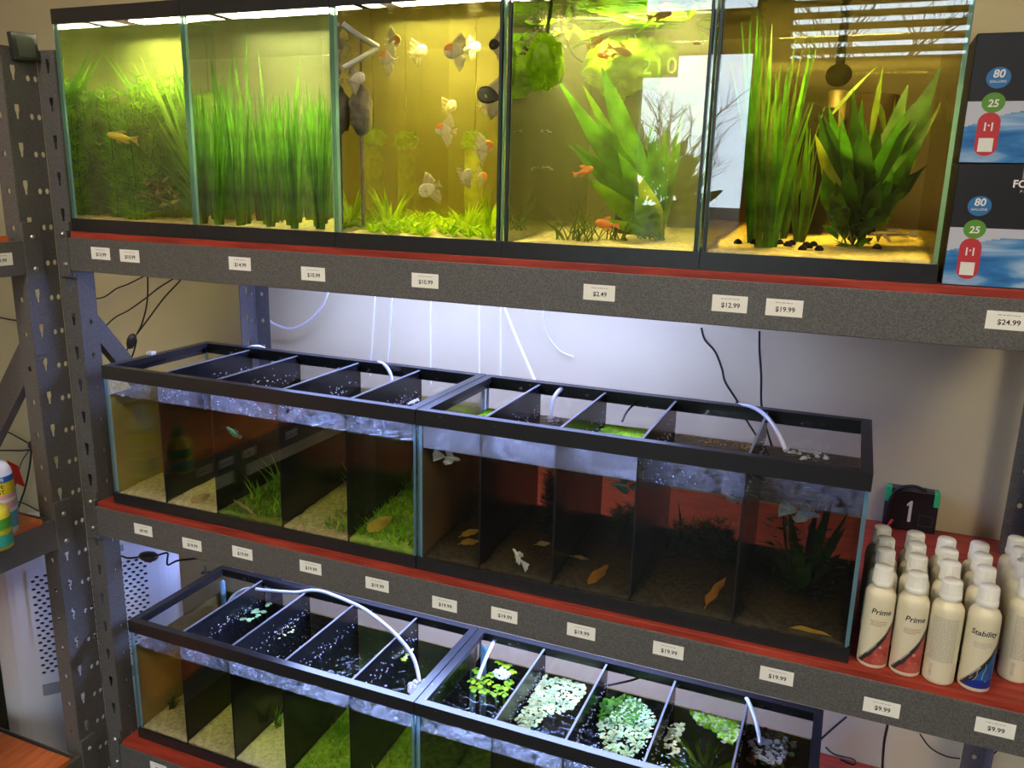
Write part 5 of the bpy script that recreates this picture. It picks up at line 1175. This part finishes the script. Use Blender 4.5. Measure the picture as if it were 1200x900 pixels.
product_box('upper black and blue product box stacked on the other at the upper right', 62.72, ZT+6.375, h=6.35)

# ================================================================== black box marked 1 with green corners
p0, p1 = at(1038, 572, 24.4), at(1105, 578, 24.4)
t = thing('power_box', 'black box marked 1 with green corners standing at the back of the middle shelf', 'box', ((p0.x+p1.x)/2, 25.0, ZM))
bx0, bx1, bz = p0.x+.1, p1.x-.15, (p0.z+p1.z)/2
MB().bbox(bx0, bx1, 24.4, 25.6, ZM+.01, bz, .12).build('case', mat('black_case', (.012, .012, .014), .4), t)
GC = mat('green_corner', (.03, .55, .20), .4)
for a, b in ((bx0-.03, bx0+.42), (bx1-.42, bx1+.03)): MB().bbox(a, b, 24.36, 25.3, bz-1.25, bz+.03, .05).build('corner', GC, t)
tx = holed_plate([(-.12, -.95), (.12, -.95), (.12, .95), (-.02, .95), (-.3, .62), (-.3, .42), (-.12, .55)], [], .02); tx.xform(facing_front(((bx0+bx1)/2-.05, 24.385, bz-1.9))); tx.build('number', M['white'], t)
fl = MB(); fl.ring(0, 0, 0, 0, 0, 0, 0); fl = holed_plate([(-.55, -.5), (.55, -.5), (.55, .5), (-.55, .5)], [[(-.5, -.45), (.5, -.45), (.5, .45), (-.5, .45)]], .01); fl.xform(facing_front((bx1-.85, 24.39, bz-2.6))); fl.build('panel_outline', mat('dim_green_line', (.02, .09, .06), .4), t)
mb = MB(); mb.tube([(bx0+.35, 24.25, ZM+.3), (bx0+.3, 24.2, bz-1.3), (bx0+.9, 24.15, bz+.05), (bx0+2.0, 24.15, bz+.45), (bx0+2.9, 24.3, bz+.2), (bx0+3.0, 25.0, bz+.06)], .15, 8)
setp(mb.build('power_cable', M['cord'], origin=(bx0+.35, 24.25, ZM+.15)), 'thick black cable looped over the box marked 1', 'cable')
mb = MB(); mb.tube([(bx0+.35, 24.0, ZM+.12), (bx0+.55, 23.95, ZM+.55), (bx0+.75, 23.95, ZM+.95)], .13, 8, smooth_path=2)
setp(mb.build('red_plug', mat('red_plug_plastic', (.6, .04, .03), .4), origin=(bx0+.4, 24.0, ZM)), 'small red plug leaning at the foot of the black box', 'plug')

# ================================================================== hoses and cords
def hose(label, pts, r=.11, m=None, name='air_hose', cat='hose'):
    return setp(MB().tube(pts, r, 8, smooth_path=5).build(name, m or M['tube']), label, cat)
V = Vector
BK = 12.5
def on_rim(px, py, Y=BK): return at(px, py, Y)
hose('white air hose hooked over the back rim at the left of the middle left tank', [at(288, 412, 12.0), at(291, 408, 12.5), at(298, 406, 12.9), at(306, 407, 13.4), at(313, 411, 13.9)], .16)
hose('white air hose curving over the back rim into the fifth cell, middle left tank', [at(459, 455, 10.6), at(458, 440, 11.2), at(452, 429, 11.9), at(444, 425, 12.6), at(436, 428, 13.4), at(432, 436, 14.0)], .16)
hose('white air hose arching into the second cell, middle right tank', [at(645, 492, 10.0), at(647, 472, 10.8), at(655, 458, 11.8), at(666, 453, 12.6), at(676, 455, 13.4), at(684, 462, 14.2)], .18)
hose('white air hose slanting down into the fifth cell, middle right tank', [at(921, 528, 7.0), at(912, 508, 8.4), at(900, 490, 10.0), at(884, 478, 11.8), at(866, 475, 12.8), at(850, 477, 13.6)], .16)
hose('long white air hose crossing the cells of the bottom left tank', [at(492, 800, 5.5), at(484, 770, 7.0), at(462, 742, 8.6), at(430, 716, 10.2), at(404, 703, 11.6), at(372, 692, 12.4), at(345, 694, 12.2), at(315, 692, 11.8), at(290, 690, 11.4), at(275, 697, 11.0), at(268, 706, 10.6)], .17)
hose('white air hose dropping into the first cell, bottom right tank', [at(560, 796, 9.0), at(568, 775, 10.6), at(577, 756, 12.3), at(581, 748, 13.2), at(586, 744, 14.0)], .17)
hose('white air hose dropping into the fifth cell, bottom right tank', [at(891, 872, 8.6), at(886, 846, 10.4), at(878, 824, 12.0), at(872, 815, 13.2), at(868, 813, 14.0)], .17)
zt_ = ZT-DT-1.2
for (a, b, c, lb) in [((440, 345), (437, 395), (434, 440), 'thin clear hose hanging behind the left tank, leftmost of the straight ones'), ((460, 345), (457, 395), (454, 440), 'thicker hanging hose just right of the leftmost straight one'), ((505, 350), (505, 395), (505, 450), 'faint hanging hose behind the fifth cell of the middle left tank'), ((562, 355), (562, 410), (562, 455), 'straight hanging hose behind the joint of the two middle tanks'), ((587, 355), (587, 410), (587, 455), 'straight hanging hose just right of the tank joint')]:
    hose(lb, [at(*a, 23.5), at(*b, 23.4), at(*c, 23.0)], .09)
hose('white hose slanting down to the right from the upper shelf', [at(591, 360, 23.5), at(605, 395, 22.5), at(618, 425, 20.5), at(628, 449, 17.5)], .13)
hose('faint curved hose on the wall right of the slanting one', [at(636, 362, 25.4), at(641, 390, 25.4), at(655, 410, 25.4), at(672, 418, 25.4)], .08)
hose('pale hose looping in a wide curve beside the rear post', [at(386, 338, 24.2), at(378, 358, 24.2), at(362, 376, 24.2), at(342, 385, 24.2), at(324, 381, 24.2), at(312, 373, 24.2)], .13)
CB = M['cord']
def cord(label, pts, r=.09): return hose(label, pts, r, CB, 'hanging_cable', 'cable')
# cords at the left with in-line switches
def switch(label, c, d, L=1.9):
    d = Vector(d).normalized(); q = d.to_track_quat('Z', 'Y').to_matrix().to_4x4()
    mb = MB(); mb.lathe([(.12, -L/2), (.42, -L*.42), (.62, -L*.15), (.64, L*.15), (.45, L*.42), (.13, L/2)], (0, 0, 0), 16, sy=.7)
    mb.bbox(-.25, .25, -.52, -.4, -.4, .4, .05); mb.xform(Matrix.Translation(c) @ q)
    return setp(mb.build('cord_switch', mat('black_switch', (.03, .028, .028), .4), origin=c), label, 'switch')
s1 = at(154, 400, 22.0); switch('black in-line cord switch hanging above the middle left tank', s1, (.35, 0, .9), 2.0)
cord('black cord dropping straight to the hanging switch', [at(173, 322, 22), at(173, 345, 22), at(171, 362, 22), at(166, 380, 22), at(161, 390, 22)])
cord('black cord running up right from the hanging switch to the shelf beam', [at(160, 392, 21.8), at(175, 372, 21.8), at(193, 348, 21.8), at(210, 330, 21.8), at(212, 324, 21.8)])
cord('cord sagging from the beam leftwards past the post, lower of two', [at(204, 326, 24.5), at(185, 338, 24.5), at(170, 350, 24.5), at(150, 364, 24.5), at(135, 372, 24.5), at(122, 384, 24.8), at(105, 402, 25.2)])
cord('cord sagging from the beam leftwards past the post, upper of two', [at(172, 322, 25), at(150, 333, 25), at(137, 338, 25), at(122, 348, 25), at(108, 350, 25.2), at(85, 349, 25.4)])
cord('short cord tail under the hanging switch', [at(150, 408, 22), at(146, 415, 22), at(140, 424, 22.6)])
cord('second cord tail under the hanging switch', [at(160, 398, 22), at(158, 408, 22), at(154, 420, 22.6)])
s2 = at(174, 652, 3); switch('black in-line cord switch under the middle beam beside the white appliance', s2, (1, 0, .08), 2.0)
cord('cord running left from the lower switch to the post', [at(165, 653, 3), at(150, 654, 3), at(143, 652, 3), at(130, 650, 3)])
cord('cord running right from the lower switch and dipping', [at(184, 651, 3), at(196, 648, 3), at(196, 656, 3), at(197, 662, 3), at(208, 657, 3), at(225, 655, 3), at(244, 652, 3)])
cord('loose cord loop at the back left rim of the bottom left tank', [at(240, 663, 14), at(241, 668, 14), at(236, 672, 14), at(248, 670, 14), at(262, 674, 14), at(276, 672, 14.4)], .07)
cord('black cord hanging behind the right tank, left of two', [at(822, 384, 25.2), at(826, 398, 25.2), at(838, 412, 25.2), at(846, 432, 25.2), at(850, 448, 25.2), at(864, 470, 25.0), at(866, 478, 24.6), at(905, 540, 24.6)], .1)
cord('black cord hanging straight behind the right tank, right of two', [at(890, 388, 25.3), at(890, 410, 25.3), at(892, 440, 25.3), at(893, 480, 25.2), at(905, 525, 25.2)], .1)
cord('thin black cord over the back rim into the third cell, middle right tank', [at(729, 494, 10.5), at(735, 482, 11.5), at(748, 470, 12.6), at(764, 465, 13.0), at(776, 467, 13.4)], .09)
cord('black cord over the back rim of the middle left tank', [at(388, 440, 10.5), at(396, 432, 11.6), at(412, 425, 12.7), at(428, 423, 13.2), at(440, 428, 13.6)], .07)
cord('black cord crossing the back rim of the third cell, bottom right tank', [at(712, 803, 12.0), at(728, 800, 12.6), at(744, 796, 13.2), at(764, 788, 14.2)], .1)
cord('cord behind the bottom right tank near its right end', [at(992, 840, 25), at(980, 850, 25), at(972, 857, 25), at(960, 868, 25)], .1)
cord('cord hanging beneath the middle beam right of the bottom tanks', [at(1040, 850, 25), at(1036, 870, 25), at(1034, 900, 25), at(1034, 930, 25)], .12)
cord('thin cord looping under the right end of the middle beam', [at(1078, 860, 25), at(1090, 876, 25), at(1108, 886, 25), at(1125, 889, 25)], .07)
cord('thin cord curving right of the rear post under the beam', [at(1152, 889, 24.8), at(1160, 887, 24.8), at(1168, 880, 24.8)], .07)
cord('grey-black cord lying on the bottom shelf right of the tanks', [at(968, 876, 24), at(978, 884, 23), at(1000, 890, 22), at(1000, 896, 21), at(985, 890, 20.5)], .1)
# cords on the wall behind the sideways rack
cord('cord draped along the wall at the upper left edge', [at(-12, 370, 25.4), at(0, 372, 25.4), at(14, 375, 25.4), at(30, 377, 25.4), at(44, 382, 25.4)], .1)
knot = at(40, 522, 25.0)
cord('cord running from the knot up left on the wall', [at(-12, 500, 25.2), at(8, 506, 25.2), at(20, 512, 25.2), at(36, 521, 25.2)], .1)
cord('cord running from the knot level to the left', [at(-12, 528, 25.2), at(10, 528, 25.2), at(26, 528, 25.2), at(40, 526, 25.2)], .1)
cord('cord running from the knot right behind the post', [at(38, 522, 25.2), at(48, 520, 25.2), at(58, 512, 25.2)], .12)
cord('cord dropping from the knot to the shelf', [at(37, 524, 25.1), at(35, 545, 25.1), at(30, 570, 25.1), at(25, 585, 25.0), at(20, 600, 24.8)], .13)
cord('cord crossing low behind the shelf board', [at(16, 587, 25.2), at(28, 590, 25.2), at(40, 596, 25.2), at(58, 606, 25.2)], .1)
cord('thin cord curving from the knot towards the white bottle', [at(36, 526, 25.2), at(26, 540, 25.2), at(20, 560, 25.2), at(16, 580, 25.2)], .07)
mb = MB(); mb.blob(knot, 1.0, .5, .7, .25, 1.2, 0, 2, 3); setp(mb.build('cable_tangle', CB), 'tangle of black cords tied together on the wall behind the sideways rack', 'cord')
# bright clip on the tank rim
c = V((.32, 5.3, 12.48)); mb = MB(); mb.bbox(c.x-.32, c.x+.3, 5.0, 5.6, 12.475, 12.8, .06); mb.bbox(c.x-.38, c.x-.32, 5.0, 5.6, 12.0, 12.7, .02)
setp(mb.build('rim_clip', M['white'], origin=(c.x, 5.3, 12.47)), 'small white clip on the left rim of the middle left tank', 'clip')

# ================================================================== small thermometer on the sideways rack's post
t = thing('digital_thermometer', 'small black digital thermometer clipped to the top of the sideways rack\'s post', 'thermometer', (LX+.3, -1.25, 36.9))
MT = Matrix.Translation((LX+.32, -1.22, 37.75)) @ Matrix.Rotation(.06, 4, 'X') @ Matrix.Rotation(-.05, 4, 'Y')
a = MB(); a.bbox(-.22, .18, -1.15, 1.12, -1.0, 1.05, .07); a.xform(MT); a.build('case', mat('black_meter_case', (.02, .02, .02), .4), t)
a = MB(); a.box(.18, .19, -.72, .80, -.72, .72); a.xform(MT); a.build('display', mat('grey_green_display', (.10, .115, .085), .6, spec=.2), t)

# ================================================================== bottles on the sideways rack
PW = mat('white_bottle_plastic', (.82, .82, .80), .35); PY = mat('yellow_label', (.78, .66, .02), .45); PB = mat('blue_label', (.03, .12, .42), .45); PP = mat('pink_label', (.72, .38, .52), .45); PC = mat('sky_blue_label', (.10, .42, .66), .45); PG = mat('green_label', (.10, .45, .06), .45); PT = mat('teal_label', (.04, .42, .38), .45)
c = at(4, 616, -7.4); c = V((c.x-.4, -7.4, ZM-.6)); R_ = 1.35
t = thing('treatment_bottle', 'white bottle with blue, yellow and pink label bands at the left edge', 'bottle', c)
MB().lathe([(R_*.92, 0), (R_, .15), (R_, 4.9), (R_*.93, 5.4), (R_*.7, 5.9), (.5, 6.15), (.45, 6.5)], c, 32).build('body', PW, t)
MB().lathe([(.6, 6.3), (.6, 7.0), (.5, 7.1), (0, 7.12)], c, 20).build('cap', PW, t)
lab = MB(); r = R_+.008
for (z0, z1, k) in ((.55, 1.9, 2), (1.9, 2.2, 3), (2.2, 2.8, 1), (2.8, 3.1, 3), (3.1, 3.5, 1), (3.5, 4.5, 0), (4.5, 5.0, 4)):
    lab.lathe([(r, z0), (r, z1)], c, 32, mi=k)
lab.build('label', [PY, PP, PC, PW, PB], t)
fa = math.atan2(CY-c.y, CX-c.x)
def wrap_at(s, z, da, r):
    s = wrap(s, fa+da, z, r); s.xform(Matrix.Translation(c)); return s
tx = wrap_at(text_mb('SAFE', .46, .006, bold=.01), 4.2, 0.1, r+.004); tx.merge(wrap_at(text_mb('TEST', .46, .006, bold=.01), 3.75, .1, r+.004)); tx.build('lettering', M['ink'], t)
tx = wrap_at(text_mb('API', .42, .006, bold=.01), 4.75, .25, r+.004); tx.build('brand_lettering', PW, t)
c = at(-6, 622, -9.5); c = V((c.x+.1, -9.6, ZM-.6)); 
t = thing('treatment_bottle', 'small yellow and green bottle in front of the white one at the left edge', 'bottle', c)
MB().lathe([(1.1, 0), (1.2, .1), (1.2, 2.9), (1.0, 3.3), (.5, 3.6), (.45, 3.9)], c, 28).build('body', PY, t)
lab = MB(); lab.lathe([(1.21, .3), (1.21, 1.3)], c, 28, mi=0); lab.lathe([(1.21, 1.7), (1.21, 2.6)], c, 28, mi=1); lab.build('label', [PT, PG], t)
MB().lathe([(.55, 3.8), (.55, 4.5), (0, 4.55)], c, 18).build('cap', PG, t)
c = at(26, 572, 18); t = thing('plastic_flap', 'translucent red plastic flap on a thin stick behind the white bottle', 'flap', (c.x, 18, ZF))
mb = MB(); A, B_, C_ = at(20, 546, 18), at(28, 570, 17.6), at(17, 566, 18.2)
z = ZM-.6
mb = MB(); mb.bar = None
P1, P2, P3, P4 = at(20, 546, 18), at(29, 571, 18), at(14, 564, 18), at(8, 540, 18)
n_ = V((0, .12, 0)); mb.add([P1, P2, P3, P4, P1+n_, P2+n_, P3+n_, P4+n_], [(0, 3, 2, 1), (4, 5, 6, 7), (0, 1, 5, 4), (1, 2, 6, 5), (2, 3, 7, 6), (3, 0, 4, 7)])
mb.build('flap', mat('red_translucent_plastic', (.65, .03, .02), .3, trans=.5), t)
mb = MB().tube([P3+V((0, .3, 0)), V((P3.x+.2, 18.3, P3.z-12)), V((P3.x+.3, 18.3, ZF+.02))], .12, 6); mb.build('stick', mat('grey_stick', (.2, .2, .2), .5), t)

# ================================================================== white perforated appliance on the floor in the corner
A_W = mat('appliance_white', (.80, .81, .86), .45, spec=.4); A_D = mat('vent_dark', (.02, .02, .025), .8); A_G = mat('appliance_grey', (.34, .35, .40), .5)
ca = V((-14.6, 8.7, ZF)); rz = math.radians(50)
t = thing('air_conditioner', 'white portable air conditioner with a perforated panel standing in the corner', 'appliance', ca)
wd_, dp_, hh_ = 17.5, 12.0, 29.0
LM = Matrix.Translation(ca) @ Matrix.Rotation(rz, 4, 'Z')
b = MB(); bm = bmesh.new(); bmesh.ops.create_cube(bm, size=1)
for v in bm.verts: v.co = V((v.co.x*wd_, v.co.y*dp_, v.co.z*hh_+hh_/2))
bmesh.ops.bevel(bm, geom=[e for e in bm.edges if abs(e.verts[0].co.z-e.verts[1].co.z) > 5], offset=2.2, segments=6, profile=.5, affect='EDGES')
bmesh.ops.bevel(bm, geom=[e for e in bm.edges if e.verts[0].co.z > hh_-.1 and e.verts[1].co.z > hh_-.1 and len(e.link_faces) == 2 and abs(e.link_faces[0].normal.z-e.link_faces[1].normal.z) > .5], offset=.6, segments=3, affect='EDGES')
bm.verts.index_update(); b.add([v.co.copy() for v in bm.verts], [[v.index for v in f.verts] for f in bm.faces], 0); bm.free(); b.xform(LM); b.build('body', A_W, t)
holes = []; nx_, nz_ = 14, 26
for j in range(nz_):
    for i in range(nx_):
        u = -4.9+i*.75+(.375 if j % 2 else 0); v = -5.0+j*.42
        holes.append([(u+.21*math.cos(2*PI*k/8), v+.15*math.sin(2*PI*k/8)) for k in range(8)])
FR = LM @ Matrix.Translation((0, -dp_/2, 21.0)) @ Matrix.Rotation(PI/2, 4, 'X')
g = holed_plate([(-5.4, -6.3), (5.6, -6.3), (5.6, 6.4), (-5.4, 6.4)], holes, .08); g.xform(FR @ Matrix.Translation((0, 0, .14))); g.build('grille', A_W, t)
g = MB().box(-5.2, 5.4, -5.8, 6.1, .01, .05); g.xform(FR); g.build('vent_backing', A_D, t)
g = MB().bbox(-5.2, 5.4, -7.6, -6.4, .0, .25, .05); g.xform(FR); g.build('filter_strip', A_G, t)
g = MB().bbox(-.2, 3.4, 6.7, 7.4, .0, .05, .01, seg=1); g.xform(FR); g.build('badge', A_G, t)
# ================================================================== keep every plant, fish and leaf inside its own tank or cell
def home(label):
    l = label.lower()
    for key, cl, z, y0 in (('middle right tank', CM2, ZM, .05), ("middle shelf's right", CM2, ZM, .05), ('middle left tank', CM1, ZM, .05), ("middle shelf's left", CM1, ZM, .05),
                           ('bottom right tank', CL2, ZL, .7), ("bottom shelf's right", CL2, ZL, .7), ('bottom left tank', CL1, ZL, .7), ("bottom shelf's left", CL1, ZL, .7)):
        if key in l:
            for k, w in enumerate(word5):
                if w+' cell' in l: return (cl[k][0]+.03, cl[k][1]-.03, y0+.4, y0+12.2, z+.7, z+12)
            return None
    for k, keys in enumerate((('left end tank',), ('second tank', 'ribbon grass'), ('angelfish', 'grass carpet', 'black one', 'highest one', 'right glass near the surface', 'upper row', 'top centre of the tank', 'middle of the tank', 'mid height', 'right of centre', 'diving', 'low by the right glass', 'into the grass', 'above the right grass'),
                              ('fourth tank', 'moss ball', 'filter column', 'sword leaves', 'floating leaves'), ('amber', 'right end tank'))):
        if any(q in l for q in keys) and not (k == 2 and 'sword leaves' in l): return (TX[k]+.40, TX[k+1]-.40, .40, 17.0, ZT+.66, ZT+15.5)
    return None
bpy.context.view_layer.update()
FITTED = {'plant', 'fish', 'grass', 'leaf', 'moss', 'bubbles', 'fern', 'duckweed', 'cable', 'pipe', 'log', 'driftwood', 'snail', 'filter'}
for o in list(COL.objects):
    if o.parent is not None or o.get('category') not in FITTED or o.name.startswith('hanging_cable'): continue
    lb = o['label']
    if 'sword leaves at mid height' in lb: h = (TX[3]+.4, TX[4]-.4, .4, 17.0, ZT+.66, ZT+15.5)
    else: h = home(lb)
    if h is None: continue
    ms = [q for q in [o]+list(o.children_recursive) if q.type == 'MESH']
    P = [(q.matrix_world @ v.co)/I for q in ms for v in q.data.vertices]
    d = Vector((0, 0, 0))
    for i in range(2):
        a = min(p[i] for p in P); b = max(p[i] for p in P); lo, hi = h[2*i], h[2*i+1]
        if b-a <= hi-lo: d[i] = max(0, lo-a)-max(0, b-hi)
        elif o['category'] == 'fish': d[i] = (lo+hi-a-b)/2
        else: d[i] = max(-1.0, min(1.0, (max(0, lo-a)-max(0, b-hi))*.5))
    o.location = o.location+d*I
    bpy.context.view_layer.update()
    if o['category'] == 'fish': continue
    for q in ms:
        iv = q.matrix_world.inverted()
        for v in q.data.vertices:
            p = q.matrix_world @ v.co
            c = Vector((min(max(p.x, h[0]*I), h[1]*I), min(max(p.y, h[2]*I), h[3]*I), p.z))
            if (c-p).length > 1e-6: v.co = iv @ c
